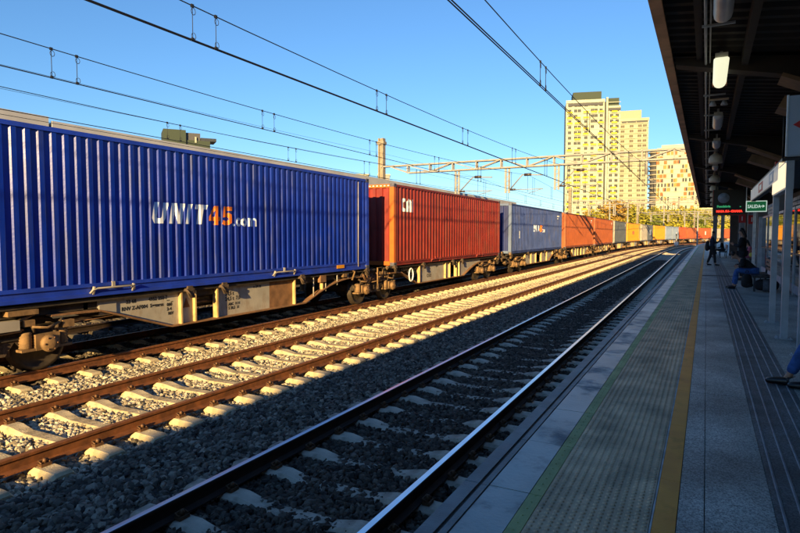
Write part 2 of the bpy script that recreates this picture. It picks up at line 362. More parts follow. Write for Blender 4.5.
sweep(g, [(-5.6, -.215), (-4.6, -.215), (-.2, -.225), (10, -.9)], svals(130, 330, 4), tp, 'ballast_far'); struct(g.build('track_bed', fix=False))  # lighter golden copy painted where sun reaches the near track

# loose stones: one scattered mass per zone
def stones(name, x0, x1, s0, s1, dens, rad, m, seed, zoff=-.225, wav=.02):
    g = MB(); nx = max(2, int((x1-x0)/.25)); ns = max(2, int((s1-s0)/.25)); rnd = random.Random(seed)
    vs = []; fs = []
    for i in range(ns+1):
        for j in range(nx+1):
            X, Y, a = tp(x0+(x1-x0)*j/nx, s0+(s1-s0)*i/ns); vs.append((X, Y, zoff+rnd.uniform(-wav, wav)))
    for i in range(ns):
        for j in range(nx): fs.append((i*(nx+1)+j, i*(nx+1)+j+1, (i+1)*(nx+1)+j+1, (i+1)*(nx+1)+j))
    g.add(vs, fs, m); o = g.build(name, fix=False); struct(o, 'stuff')
    nt = bpy.data.node_groups.new('stone_scatter', 'GeometryNodeTree')
    nt.interface.new_socket('Geometry', in_out='INPUT', socket_type='NodeSocketGeometry')
    nt.interface.new_socket('Geometry', in_out='OUTPUT', socket_type='NodeSocketGeometry')
    N, L = nt.nodes, nt.links
    gi = N.new('NodeGroupInput'); go = N.new('NodeGroupOutput')
    d = N.new('GeometryNodeDistributePointsOnFaces'); d.inputs['Density'].default_value = dens; d.inputs['Seed'].default_value = seed
    L.new(gi.outputs[0], d.inputs['Mesh'])
    gti = N.new('GeometryNodeGeometryToInstance')
    for k in range(5):
        ico = N.new('GeometryNodeMeshIcoSphere'); ico.inputs['Radius'].default_value = 1; ico.inputs['Subdivisions'].default_value = 1 if k % 2 else 2
        rv = N.new('FunctionNodeRandomValue'); rv.data_type = 'FLOAT'
        rv.inputs[2].default_value = .42; rv.inputs[3].default_value = 1.3; rv.inputs['Seed'].default_value = seed*10+k
        pos = N.new('GeometryNodeInputPosition'); sc = N.new('ShaderNodeVectorMath'); sc.operation = 'SCALE'
        L.new(pos.outputs[0], sc.inputs[0]); L.new(rv.outputs[1], sc.inputs['Scale'])
        sp = N.new('GeometryNodeSetPosition'); L.new(ico.outputs[0], sp.inputs['Geometry']); L.new(sc.outputs[0], sp.inputs['Position'])
        ch = N.new('GeometryNodeConvexHull'); L.new(sp.outputs[0], ch.inputs[0])
        sm = N.new('GeometryNodeSetMaterial'); sm.inputs['Material'].default_value = M[m]; L.new(ch.outputs[0], sm.inputs[0])
        L.new(sm.outputs[0], gti.inputs[0])
    iop = N.new('GeometryNodeInstanceOnPoints'); iop.inputs['Pick Instance'].default_value = True
    L.new(d.outputs['Points'], iop.inputs['Points']); L.new(gti.outputs[0], iop.inputs['Instance'])
    rr = N.new('FunctionNodeRandomValue'); rr.data_type = 'FLOAT_VECTOR'; rr.inputs[1].default_value = (6.28, 6.28, 6.28)
    e2r = N.new('FunctionNodeEulerToRotation'); L.new(rr.outputs[0], e2r.inputs[0]); L.new(e2r.outputs[0], iop.inputs['Rotation'])
    rs = N.new('FunctionNodeRandomValue'); rs.data_type = 'FLOAT_VECTOR'; rs.inputs[0].default_value = (rad*.6,)*3; rs.inputs[1].default_value = (rad*1.3,)*3; rs.inputs['Seed'].default_value = 5
    L.new(rs.outputs[0], iop.inputs['Scale']); L.new(iop.outputs[0], go.inputs[0])
    md = o.modifiers.new('scatter', 'NODES'); md.node_group = nt
    return o
stones('ballast_stones', -9.75, -5.6, 0, 22, 520, .040, 'stone_l', 1, -.262, .014)
stones('ballast_stones', -9.75, -5.6, 22, 45, 330, .048, 'stone_l', 2, -.262, .014)
stones('ballast_stones', -9.75, -5.6, 45, 80, 170, .058, 'stone_l', 3, -.25)
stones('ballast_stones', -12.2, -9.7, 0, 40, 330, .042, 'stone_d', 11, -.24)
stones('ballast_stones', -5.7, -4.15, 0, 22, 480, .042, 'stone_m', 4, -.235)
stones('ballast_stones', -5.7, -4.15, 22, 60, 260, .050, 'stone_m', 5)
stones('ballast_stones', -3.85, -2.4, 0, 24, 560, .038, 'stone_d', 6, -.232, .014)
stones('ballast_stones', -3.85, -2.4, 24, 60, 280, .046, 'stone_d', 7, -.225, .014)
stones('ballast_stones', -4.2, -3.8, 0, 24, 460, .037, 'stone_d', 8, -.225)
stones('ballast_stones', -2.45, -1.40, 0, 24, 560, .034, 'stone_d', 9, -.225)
stones('ballast_stones', -17.2, -12.2, 0, 40, 120, .050, 'stone_d', 10, -.235)  # dark stones carry the shade behind the train in their colour

# ------------------------------------------------------------------ railway tracks
def rail_prof(cx):
    h = .159
    P = [(-.07,-h),(-.07,-h+.012),(-.012,-h+.032),(-.012,-.045),(-.034,-.034),(-.036,-.008),(-.028,-.001),(0,0),(.028,-.001),(.036,-.008),(.034,-.034),(.012,-.045),(.012,-h+.032),(.07,-h+.012),(.07,-h)]
    return [(cx+x, z) for x, z in P]
def sleeper_mesh(m):
    g = MB(); prof = [(-1.3, -.20, .120), (-1.27, -.170, .115), (-.98, -.162, .115), (-.62, -.162, .112), (-.38, -.208, .10), (.38, -.208, .10), (.62, -.162, .112), (.98, -.162, .115), (1.27, -.170, .115), (1.3, -.20, .120)]
    vs = []
    for x, zt, w in prof: vs += [(x, -w-.02, -.36), (x, -w, zt-.03), (x, -w+.03, zt), (x, w-.03, zt), (x, w, zt-.03), (x, w+.02, -.36)]
    fs = []
    for i in range(len(prof)-1):
        for k in range(5): fs.append((i*6+k, i*6+k+1, (i+1)*6+k+1, (i+1)*6+k))
    fs += [(0,1,2,3,4,5), tuple(range((len(prof)-1)*6, len(prof)*6))]
    g.add(vs, fs, m); return g
def clip_mesh():
    g = MB()
    for sx in (0,):
        for k in (1,):
            x = k*.10
            g.cbox((x, 0, -.145), (.07, .11, .03), 'clip'); g.cbox((x-k*.02, 0, -.122), (.06, .05, .022), 'clip')
            g.lathe((x, 0, -.125), [(.022, 0), (.022, .03), (.014, .045)], 'clip', n=8)
            g.tube([(x+k*.02, -.045, -.125), (x-k*.03, -.05, -.105), (x-k*.035, .05, -.105), (x+k*.02, .045, -.125)], .009, 'clip', 5)
    return g.mesh('rail_clip')
clipm = clip_mesh()
def track(xc, label, m, top, side, smax, s_first, nclip, phase):
    t = thing('railway_track', label, 'railway track', (xc, 0, 0))
    for sx in (-1, 1):
        g = MB(); pr = rail_prof(xc+sx*.87); mats = [side]*15; mats[6] = top; mats[7] = top; mats[5] = side; mats[8] = side
        sweep(g, pr, svals(-20, smax, 2.5), tp, side, mats, closed=True, smooth=False)
        o = g.build('rail', t); o.location = (-xc, 0, 0)
    sm = sleeper_mesh(m).mesh('sleeper'); rnd = random.Random(int(-xc*10))
    base = sleeper_mesh(m); rest = MB()
    s = s_first+phase; n = 0
    while s < smax-2:
        X, Y, a = tp(xc, s)
        if n < 100:
            o = obj('sleeper', sm, t, (X-xc+rnd.uniform(-.015, .015), Y+rnd.uniform(-.015, .015), rnd.uniform(-.006, .004)), -a+rnd.uniform(-.006, .006))
            if n < nclip:
                for sx_ in (-.87, .87):
                    for k_ in (0, math.pi): obj('rail_clip', clipm, o, (sx_, 0, 0), k_)
        else:
            mt = Matrix.Translation((X-xc, Y, 0)) @ Matrix.Rotation(-a, 4, 'Z')
            rest.add([mt @ Vector(v) for v in base.v], base.f, m)
        s += .60; n += 1
    if rest.v: struct(rest.build('sleeper', t), 'stuff')
    return t
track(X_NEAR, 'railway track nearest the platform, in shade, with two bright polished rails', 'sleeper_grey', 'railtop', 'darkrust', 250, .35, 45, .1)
track(X_MID, 'sunlit railway track with rusty brown rails between the freight train and the shaded track', 'sleeper', 'railtop_brown', 'rust', 300, .35, 60, .25)
track(X_TRAIN, 'railway track carrying the container train', 'sleeper', 'railtop_brown', 'rust', 300, 2.35, 30, .0)
track(X_FAR, 'railway track behind the container train', 'sleeper_shade', 'darkrust', 'darkrust', 250, 4.0, 0, .0)  # sleepers and rails coloured dark for the shade behind the train

# ------------------------------------------------------------------ platform
PS = svals(-60, 160, 4)
g = MB(); sweep(g, [(-1.30, -1.5), (-1.30, PZ-.16), (-1.375, PZ-.16), (-1.375, PZ-.012), (14, PZ-.012), (14, -1.5)], PS, pp, 'plinth'); struct(g.build('platform', fix=False))
def strip(name, x0, x1, z, m, s0=-20, s1=160, joint=None, gap=.006, jitter=0, jx=None, seed=3):
    """a paved strip laid as slabs with open joints"""
    g = MB(); s = s0; rnd = random.Random(seed)
    L = joint or 4
    while s < s1:
        e = min(s1, s+(L if s < 45 else max(L, 4))); b = e-(gap if joint and s < 45 else 0)
        dz = rnd.uniform(-jitter, jitter) if s < 45 else 0
        xs = [x0]+(jx or [])+[x1]
        for i in range(len(xs)-1):
            a0, a1 = xs[i]+(gap/2 if i else 0), xs[i+1]-(gap/2 if i < len(xs)-2 else 0)
            q = [pp(a0, s), pp(a1, s), pp(a1, b), pp(a0, b)]
            g.add([(p[0], p[1], PZ+z+dz) for p in q]+[(p[0], p[1], PZ-.03) for p in q], ((0,1,2,3),(4,5,1,0),(5,6,2,1),(6,7,3,2),(7,4,0,3)), m)
        s = e
    return struct(g.build(name, fix=False))
strip('platform_edge', -1.375, -1.285, 0, 'copinge', joint=1.8)
strip('platform_edge', -1.265, -1.225, -.004, 'copinge', joint=.9)
strip('platform_coping', -1.210, -.962, .001, 'coping', joint=.9, jitter=.0012)
strip('green_strip', -.958, -.880, .0, 'green', joint=.9)
strip('tactile_paving', -.876, -.286, .0, 'tactile', joint=.6, gap=.003, jx=[-.58], jitter=.0008)
strip('pale_joint', -.282, -.272, .001, 'wline')
strip('yellow_line', -.270, -.157, .003, 'yline', joint=1.2, gap=.003)
strip('platform_paving', -.153, .330, 0, 'granite', joint=1.2, gap=.005, jx=[-.02], jitter=.0006)
strip('dark_guide_strip', .333, .774, .001, 'darkstrip', joint=1.2, gap=.004)
strip('platform_paving', .777, 5.0, 0, 'granite', joint=1.2, gap=.005, jx=[1.98, 3.2], jitter=.0006)
g = MB()
for k in range(5):
    x = .375+k*.088; sweep(g, [(x-.009, PZ+.001), (x-.005, PZ+.007), (x+.005, PZ+.007), (x+.009, PZ+.001)], svals(-5, 150, 3), pp, 'groove')
struct(g.build('guide_ridges', fix=False))
g = MB(); o1 = pp(-.15, 24.9); o2 = pp(1.1, 24.9)
for a, b in ((24.75, 25.1),):
    q = [pp(-.15, a), pp(1.0, a), pp(1.0, b), pp(-.15, b)]; g.add([(p[0], p[1], PZ+.010) for p in q], ((0,1,2,3),), 'joint')
struct(g.build('drain_cover', fix=False))
# raised studs on the tactile paving and the green strip
g = MB(); c8 = [(math.cos(k*math.pi/3), math.sin(k*math.pi/3)) for k in range(6)]
s = 2.2; 
while s < 34:
    for i in range(13):
        x = -.853+i*.0455; X, Y, a = pp(x, s)
        vs = [(X+.0150*c, Y+.0150*d, PZ) for c, d in c8]+[(X+.0085*c, Y+.0085*d, PZ+.0065) for c, d in c8]
        g.add(vs, [tuple(range(6, 12))]+[(k, (k+1) % 6, 6+(k+1) % 6, 6+k) for k in range(6)], 'tactile')
    if int(s/.0455) % 2 == 0:
        X, Y, a = pp(-.92, s); vs = [(X+.006*c, Y+.006*d, PZ) for c, d in c8]+[(X+.004*c, Y+.004*d, PZ+.004) for c, d in c8]
        g.add(vs, [tuple(range(6, 12))]+[(k, (k+1) % 6, 6+(k+1) % 6, 6+k) for k in range(6)], 'green')
    s += .0455
struct(g.build('tactile_studs', fix=False))

def P(off, s, z=PZ): x, y, a = pp(off, s); return (x, y, z)
def at_depth(px, depth, z):
    u = (px-400)/578; return (depth*(-math.sin(TH)+u*math.cos(TH)), depth*(math.cos(TH)+u*math.sin(TH)), z)

# ------------------------------------------------------------------ shipping containers
HH = 2.90
class Corr:
    def __init__(s, y0, y1, pitch, depth=.032):
        s.y0, s.y1, s.d = y0, y1, depth; n = max(1, round((y1-y0)/pitch)); s.n = n; s.p = (y1-y0)/n
        if pitch < .22: depth = .027
        s.d = depth
        s.pts = []
        for k in range(n):
            b = y0+k*s.p
            for fr, dd in ((0, 1), (.20, 1), (.31, 0), (.69, 0), (.80, 1)): s.pts.append((b+fr*s.p, dd*depth))
        s.pts.append((y1, depth))
    def at(s, y):
        for (a, da), (b, db) in zip(s.pts, s.pts[1:]):
            if a <= y <= b: return da+(db-da)*(y-a)/max(1e-6, b-a)
        return s.d
def corr_wall(mb, c, X, sgn, z0, z1, m, axis='y'):
    vs = []
    for y, d in c.pts:
        for z in (z0, z1): vs.append((X-sgn*d, y, z) if axis == 'y' else (y, X-sgn*d, z))
    mb.add(vs, [(2*i, 2*i+2, 2*i+3, 2*i+1) for i in range(len(c.pts)-1)], m)
def painted_text(body, size, y, z, c, parent, m, offset=.0, shear=0, name='lettering', X=1.205, sx=1, spacing=1):
    me = text_mesh(body, size, offset, shear, 0, m, 3, sx)
    bm = bmesh.new(); bm.from_mesh(me)
    w = [v.co.x for v in bm.verts]; lo, hi = min(w), max(w)
    if c:
        for b, d in c.pts:
            t = b-y
            if lo < t < hi:
                bmesh.ops.bisect_plane(bm, geom=bm.verts[:]+bm.edges[:]+bm.faces[:], plane_co=(t, 0, 0), plane_no=(1, 0, 0))
    for v in bm.verts:
        yy, zz = y+v.co.x, z+v.co.y
        v.co = Vector((X-(c.at(yy) if c else 0)+.004, yy, zz))
    bm.to_mesh(me); bm.free(); me.update()
    return obj(name, me, parent), y+hi
def glyph(ch):
    h = .42; w = .31
    G = {'U': (w, [[(0,h),(0,.10),(.06,0),(w-.06,0),(w,.10),(w,h),(w-.11,h),(w-.11,.13),(w-.14,.10),(.14,.10),(.11,.13),(.11,h)]]),
     'N': (w, [[(0,0),(0,h),(.12,h),(w-.11,.17),(w-.11,h),(w,h),(w,0),(w-.12,0),(.11,h-.17),(.11,0)]]),
     'I': (.11, [[(0,0),(.11,0),(.11,h),(0,h)]]),
     'T': (w, [[(0,h),(w,h),(w,h-.10),(w/2+.055,h-.10),(w/2+.055,0),(w/2-.055,0),(w/2-.055,h-.1),(0,h-.1)]]),
     '4': (.34, [[(0,.18),(.15,h),(.17,h),(.17,.33),(.09,.18)], [(0,.09),(0,.18),(.34,.18),(.34,.09)], [(.17,.18),(.17,h),(.28,h),(.28,.18)], [(.17,0),(.17,.09),(.28,.09),(.28,0)]]),
     '5': (.32, [[(.02,h),(.31,h),(.31,h-.09),(.12,h-.09),(.115,.275),(.20,.275),(.28,.24),(.32,.14),(.28,.05),(.18,0),(.06,0),(0,.03),(.02,.115),(.10,.09),(.17,.095),(.20,.14),(.17,.185),(.10,.185),(.01,.17)]]),
     'C': (.27, [[(.27,h),(.06,h),(0,h-.06),(0,.06),(.06,0),(.27,0),(.27,.1),(.13,.1),(.1,.13),(.1,h-.13),(.13,h-.1),(.27,h-.1)]]),
     'A': (.30, [[(0,0),(0,.32),(.07,h),(.10,h),(.10,0)], [(.30,0),(.20,0),(.20,h),(.23,h),(.30,.32)], [(.10,.12),(.10,.2),(.2,.2),(.2,.12)], [(.10,h-.1),(.10,h),(.20,h),(.20,h-.1)]])}
    return G[ch]
def block_text(body, scale, y, z, c, parent, m, shear=0, gap=.05, X=1.205, sx=1.0, name='lettering'):
    bm = bmesh.new(); x = 0
    for ch in body:
        w, polys = glyph(ch)
        for p in polys:
            vv = [bm.verts.new(((x+a+shear*b)*scale*sx, b*scale, 0)) for a, b in p]
            for tri in tessellate_polygon([[Vector((a, b, 0)) for a, b in p]]): bm.faces.new([vv[i] for i in tri])
        x += w+gap
    bmesh.ops.recalc_face_normals(bm, faces=bm.faces[:])
    ws = [v.co.x for v in bm.verts]; lo, hi = min(ws), max(ws)
    for b, d in c.pts:
        if lo < b-y < hi: bmesh.ops.bisect_plane(bm, geom=bm.verts[:]+bm.edges[:]+bm.faces[:], plane_co=(b-y, 0, 0), plane_no=(1, 0, 0))
    for v in bm.verts: yy, zz = y+v.co.x, z+v.co.y; v.co = Vector((X-c.at(yy)+.004, yy, zz))
    me = bpy.data.meshes.new(name); bm.to_mesh(me); bm.free(); me.materials.append(M[m])
    return obj(name, me, parent), y+(x-gap)*scale*sx
def container(label, s0, L, paint, rail=None, post=None, endm=None, pitch=.27, near=False, z0=1.16, group='containers on the freight train', off=X_TRAIN, H=HH, doors=False, ncol='croof'):
    rail = rail or paint; post = post or paint; endm = endm or paint
    x, y, a = tp(off, s0+L/2); t = thing('shipping_container', label, 'container', (x, y, z0), -a, group)
    h = L/2; y0, y1 = -h+.17, h-.17; deep = .25 if near == 1 else .17
    c = Corr(y0, y1, pitch)
    for sg in (1, -1):
        g = MB(); corr_wall(g, c, sg*1.205, sg, deep-.02, H-.09, paint); g.build('side_wall', t)
    for sg, dd in ((-1, 0), (1, 1)):                       # end walls
        g = MB(); ce = Corr(-1.08, 1.08, .27, .05); corr_wall(g, ce, sg*(h-.03), sg, .14, H-.1, endm, 'x'); g.build('end_wall', t)
    g = MB()                                                # frame
    for sg in (1, -1):
        for e in (1, -1):
            pm = post if e == -1 else rail
            g.prism([(sg*1.22, e*h), (sg*1.22, e*(h-.16)), (sg*1.17, e*(h-.16)), (sg*1.10, e*(h-.06)), (sg*1.04, e*(h-.06)), (sg*1.04, e*h)], 'z', .12, H-.12, pm)
        if near:
            g.box(min(sg*1.215, sg*1.15), max(sg*1.215, sg*1.15), -h+.16, h-.16, deep-.07, deep-.005, rail)
            g.box(min(sg*1.19, sg*1.12), max(sg*1.19, sg*1.12), -h+.16, h-.16, .07, deep-.07, rail)
            g.box(min(sg*1.218, sg*1.10), max(sg*1.218, sg*1.10), -h+.16, h-.16, .012, .075, rail)
        else: g.box(min(sg*1.215, sg*1.14), max(sg*1.215, sg*1.14), -h+.16, h-.16, .015, deep, rail)
        g.box(min(sg*1.218, sg*1.13), max(sg*1.218, sg*1.13), -h+.16, h-.16, H-.10, H-.025, rail)
    for e in (1, -1):
        g.box(-1.05, 1.05, min(e*h, e*(h-.1)), max(e*h, e*(h-.1)), H-.14, H-.02, post if e == -1 else rail)
        g.box(-1.05, 1.05, min(e*h, e*(h-.1)), max(e*h, e*(h-.1)), .02, .16, post if e == -1 else rail)
    g.build('frame', t)
    g = MB(); cr = Corr(-h+.1, h-.1, .42, .02); vs = []
    for yy, d in cr.pts: vs += [(-1.14, yy, H-.03-d), (1.14, yy, H-.03-d)]
    g.add(vs, [(2*i, 2*i+1, 2*i+3, 2*i+2) for i in range(len(cr.pts)-1)], ncol); g.build('roof', t)
    g = MB(); g.box(-1.14, 1.14, -h+.1, h-.1, .10, .14, 'wagondark'); g.build('floor', t)
    cm = MB(); cm.box(-.08, .08, -.089, .089, -.059, .059, 'casting'); cm.cbox((.081, 0, 0), (.004, .07, .04), 'black'); cme = cm.mesh('corner_casting')
    for sg in (1, -1):
        for e in (1, -1):
            for z in (.061, H-.061): obj('corner_casting', cme, t, (sg*1.147, e*(h-.087), z), 0 if sg > 0 else math.pi)
    return t, c
CT = 1.16
# first container: blue with the lettering
t, c = container('long bright blue container with large white and orange lettering, nearest on the train', 2.5, 13.72, 'blue', 'bluerail', 'bluerail', pitch=.213, near=1)
# (corrugation depth as on the others)
yl = lambda Y, s0=2.5, L=13.72: Y-(s0+L/2)
def logo(t, c, y, scale, z):
    o, e = block_text('UNIT', scale, y-.02, z, c, t, 'whitet', .17, .07, sx=1.12)
    o, e = block_text('45', scale, e+.09*scale, z-.01, c, t, 'oranget', .08, .04, sx=1.06)
    painted_text('.com', .40*scale, e+.0*scale, z-.02, c, t, 'whitet', .010*scale, 0, sx=1.03)
logo(t, c, yl(7.86), 1.0, 2.49-CT)
def handle(t, y, z, m='lgrey'):
    g = MB(); g.tube([(1.20, y-.45, z-.09), (1.25, y-.42, z-.02), (1.265, y-.36, z), (1.265, y+.36, z), (1.25, y+.42, z-.02), (1.20, y+.45, z-.09)], .018, m, 6)
    g.beam((1.2, y-.40, z-.10), (1.26, y-.40, z+.03), .03, .05, m); g.beam((1.2, y+.40, z-.10), (1.26, y+.40, z+.03), .03, .05, m); g.box(1.2, 1.235, y-.03, y+.03, z-.02, z+.1, m)
    return g.build('grapple_plate', t)
handle(t, yl(6.97), .155); handle(t, yl(11.9), .155)
g = MB(); g.box(1.212, 1.222, yl(14.35), yl(14.75), .10, .20, 'yellow'); g.build('warning_plate', t)
g = MB(); g.tube([(1.225, yl(15.55), .1), (1.235, yl(15.55), HH-.15)], .014, 'lgrey', 6); g.build('lock_rod', t)
for yy, zz, tx in ((15.7, 2.30, '|'),):
    pass
g = MB()
for q, (yy, zz) in enumerate(((15.05, 2.35), (15.35, 1.85), (15.35, 1.95), (15.35, 2.05))): g.cbox((1.175, yl(yy), zz), (.004, .05, .07), 'yellow' if q == 0 else 'white')
g.build('warning_label', t)
# second: red
t, c = container('red container with sunlight painted orange on its corner post and small white lettering at its top', 17.96, 12.19, 'red', 'red', 'postsunlit', 'darkred', pitch=.28, near=2)
ya = lambda Y: Y-(17.96+12.19/2)
block_text('CAI', 1.13, ya(18.635), 3.10-CT, c, t, 'white', 0, .06, sx=1.05)
handle(t, ya(21.6), .12, 'darkred'); handle(t, ya(26.9), .12, 'darkred')
g = MB()
for k in range(11): g.cbox((-.35, -6.07, 2.35-k*.085), (.05, .006, .055), 'white')
g.build('container_number', t)
g = MB(); g.box(-.98, -.25, -6.085, -6.07, 1.19, 1.215, 'yellow'); g.box(-.62, -.42, -6.085, -6.075, .72, .90, 'yellow'); g.cbox((-.52, -6.088, .81), (.12, .004, .09), 'darkred'); g.build('warning_plate', t)
g = MB(); 
for k in range(14): g.cbox((-.95+k*.15, -6.10, HH-.075), (.07, .012, .03), 'white')
g.build('white_markings', t)
# third: faded blue
t, c = container('faded blue container with a small white mark on its side, just beyond the red one', 32.3, 13.72, 'fblue', 'fblue', 'fbluelit', 'navy', pitch=.24, near=2)
logo(t, c, 37.4-(32.3+6.86), 1.05, 2.45-CT)
g = MB(); g.cbox((1.207, 34.1-39.16, 1.1), (.01, .12, .45), 'white'); g.build('data_plate', t)
g = MB(); g.cbox((-.75, -6.87, 2.3), (.04, .01, .7), 'white'); g.cbox((-.75, -6.87, .55), (.3, .01, .35), 'lgrey'); g.box(-1.0, -.3, -6.885, -6.87, .95, .98, 'yellow'); g.build('white_markings', t)
def code_panel(t, c, y, n=9, m='white'):
    g = MB(); r_ = random.Random(n+int(y*7))
    for k in range(n): g.cbox((1.208, y+k*.085, HH-.42), (.004, .05+.02*r_.random(), .10), m)
    for k in range(4): g.cbox((1.208, y+.1+k*.085, HH-.60), (.004, .05, .08), m)
    return g.build('container_number', t)
code_panel(t, c, 5.2)
rest = [
 (47.55, 13.72, 'orange', 'orange-brown container right after the faded blue one', None),
 (62.6, 13.72, 'orange', 'second orange-brown container, in front of the slate grey one', None),
 (78.4, 12.19, 'bgrey', 'slate grey container between the orange and the yellow ones', 'lgrey'),
 (92.0, 13.72, 'yellow', 'yellow container right after the slate grey one', None),
 (107.3, 6.06, 'lgrey', 'pale grey short container with a light front half, after the first yellow one', None),
 (113.8, 6.06, 'bgrey', 'darker grey short container with a white square, before the second yellow one', None),
 (121.6, 12.19, 'yellow', 'second yellow container, beyond the two short grey ones', None),
 (135.0, 6.6, 'sky_blue', 'pale blue container far along the train, first of two', None),
 (142.6, 6.6, 'sky_blue', 'pale blue container far along the train, next to the red one', None),
 (150.6, 7.2, 'redor', 'bright red container far along the train', None),
 (159.0, 12.19, 'orange', 'orange container far along the train, beyond the bright red one', None),
 (173.0, 13.72, 'redor', 'red-orange container on the curve with a white mark', None),
 (188.2, 12.19, 'lgrey', 'pale grey container on the curve, seen behind the standing passengers', None),
 (201.8, 12.19, 'redor', 'last red container seen at the end of the curve', None)]
for s0, L, p, lab, post in rest:
    t, c = container(lab, s0, L, p, None, post, pitch=.28)
    if s0 < 100: code_panel(t, c, L/2-1.5)
    if 'white square' in lab or 'white mark' in lab:
        g = MB(); g.cbox((1.21, 0, 1.5), (.012, 1.3, 1.0), 'white'); g.build('white_markings', t)
    if s0 == 92.0:
        g = MB(); g.cbox((1.21, 5.9, 1.5), (.012, .9, 2.2), 'green'); g.build('green_panel', t)
        g = MB(); g.cbox((1.21, -1, 1.4), (.012, 2.0, .5), 'oranget'); g.build('faded_mark', t)

# ------------------------------------------------------------------ wagons under the containers
def bogie(parent, y, cheap=False):
    b = MB()
    for sg in (1, -1):
        X = sg*1.02
        b.prism([(y-1.35, .62), (y-1.2, .36), (y-.62, .36), (y-.45, .55), (y-.30, .34), (y+.30, .34), (y+.45, .55), (y+.62, .36), (y+1.2, .36), (y+1.35, .62), (y+1.15, .70), (y+.5, .72), (y+.3, .90), (y-.3, .90), (y-.5, .72), (y-1.15, .70)], 'x', X-.03, X+.03, 'bogie')
        for dy in (-.16, .16): 
            if not cheap: b.lathe((X, y+dy, .42), [(.07, 0), (.085, .03), (.07, .06), (.085, .09), (.07, .12), (.085, .15), (.07, .18), (.085, .21), (.07, .24), (.085, .27), (.07, .30)], 'bogie', n=12)
        b.beam((X+sg*.03, y-1.3, .60), (X+sg*.03, y+1.3, .60), .05, .05, 'wagondark')
    b.box(-1.0, 1.0, y-.22, y+.22, .55, .88, 'wagondark')
    for e in (-1, 1): b.box(-1.0, 1.0, y+e*1.28-.04, y+e*1.28+.04, .48, .66, 'wagondark')
    b.box(-.45, .45, y-.45, y+.45, .86, .96, 'wagondark')
    bo = b.build('bogie', parent)
    w = MB()
    for sg in (1, -1): w.lathe((0, 0, 0), [(.02, sg*.83), (.16, sg*.83), (.17, sg*.86), (.36, sg*.85), (.39, sg*.80), (.455, sg*.80), (.46, sg*.90), (.458, sg*.925), (.40, sg*.925), (.36, sg*.89), (.17, sg*.91), (.12, sg*.96), (.02, sg*.96)] if False else [(.10, sg*.78), (.36, sg*.80), (.40, sg*.78), (.49, sg*.79), (.485, sg*.815), (.46, sg*.83), (.455, sg*.925), (.40, sg*.925), (.36, sg*.88), (.16, sg*.90), (.13, sg*.98)], 'wheel', 'x', 14 if cheap else 28)
    w.lathe((0, 0, 0), [(.085, -.98), (.085, .98)], 'wheel', 'x', 10)
    wme = w.mesh('wheelset')
    a = MB()
    a.box(-.13, .10, -.20, .20, -.10, .16, 'boxyellow'); a.lathe((0, 0, 0), [(.14, .10), (.145, .16), (.12, .19), (.05, .20)], 'boxyellow', 'x', 18)
    if not cheap:
        for k in range(6):
            t_ = k*math.pi/3; a.lathe((0, .105*math.cos(t_), .105*math.sin(t_)), [(.016, .16), (.016, .205)], 'clip', 'x', 6)
        for e in (-1, 1):
            pr = []
            for q in range(6): pr += [(.085, q*.045), (.10, q*.045+.018)]
            a.lathe((-.02, e*.30, -.06), pr+[(.085, .27)], 'boxyellow', n=14)
            a.box(-.13, .09, e*.30-.12, e*.30+.12, -.10, -.06, 'boxyellow')
            a.tube([(.0, e*.17, .16), (.06, e*.22, .30), (.02, e*.30, .36)], .03, 'bogie', 6)
        a.tube([(.10, -.25, .30), (.13, -.02, .26), (.10, .2, .32)], .022, 'boxyellow', 6)
    ame = a.mesh('axle_box')
    for e in (-1, 1):
        obj('wheelset', wme, bo, (0, y+e*.9, .46))
        for sg in (1, -1): obj('axle_box', ame, bo, (sg*1.10, y+e*.9, .48), 0 if sg > 0 else math.pi)
    if not cheap:
        k = MB()
        for sg in (1, -1):
            for e in (-1, 1):
                k.cbox((sg*.93, y+e*.38, .46), (.09, .07, .30), 'bogie'); k.beam((sg*.93, y+e*.36, .62), (sg*.93, y+e*.20, .88), .04, .04, 'bogie')
                k.tube([(sg*1.13, y+e*.55, .74), (sg*1.15, y+e*.3, .80), (sg*1.12, y+e*.1, .70)], .02, 'clip', 5)
                k.cbox((sg*1.12, y+e*.62, .84), (.12, .18, .10), 'boxyellow')
            k.tube([(sg*1.16, y-.5, .70), (sg*1.16, y+.5, .73)], .018, 'boxyellow', 6)
        k.build('brake_gear', bo)
    return bo
def stake(g, y, z0=.38, z1=1.10, X=1.14, m='beige'):
    sg = g.sg; g.box(min(sg*1.0, sg*(X-.01)), max(sg*1.0, sg*(X-.01)), y-.02, y+.02, z0, z1, m)
def spigot(y, parent, m='bogie', side=1):
    g = MB()
    for sg in (side,):
        g.box(min(sg*1.0, sg*1.26), max(sg*1.0, sg*1.26), y-.10, y+.10, 1.08, 1.14, m)
        g.prism([(y-.09, 1.08), (y+.09, 1.08), (y+.13, .93), (y-.01, .93)], 'x', sg*1.23-.02, sg*1.23+.02, m)
        g.tube([(sg*1.26, y-.12, 1.12), (sg*1.28, y-.05, 1.04), (sg*1.27, y+.04, .97)], .018, m, 6)
        g.cbox((sg*1.2, y, 1.165), (.1, .14, .05), m)
    return g.build('container_lock', parent)
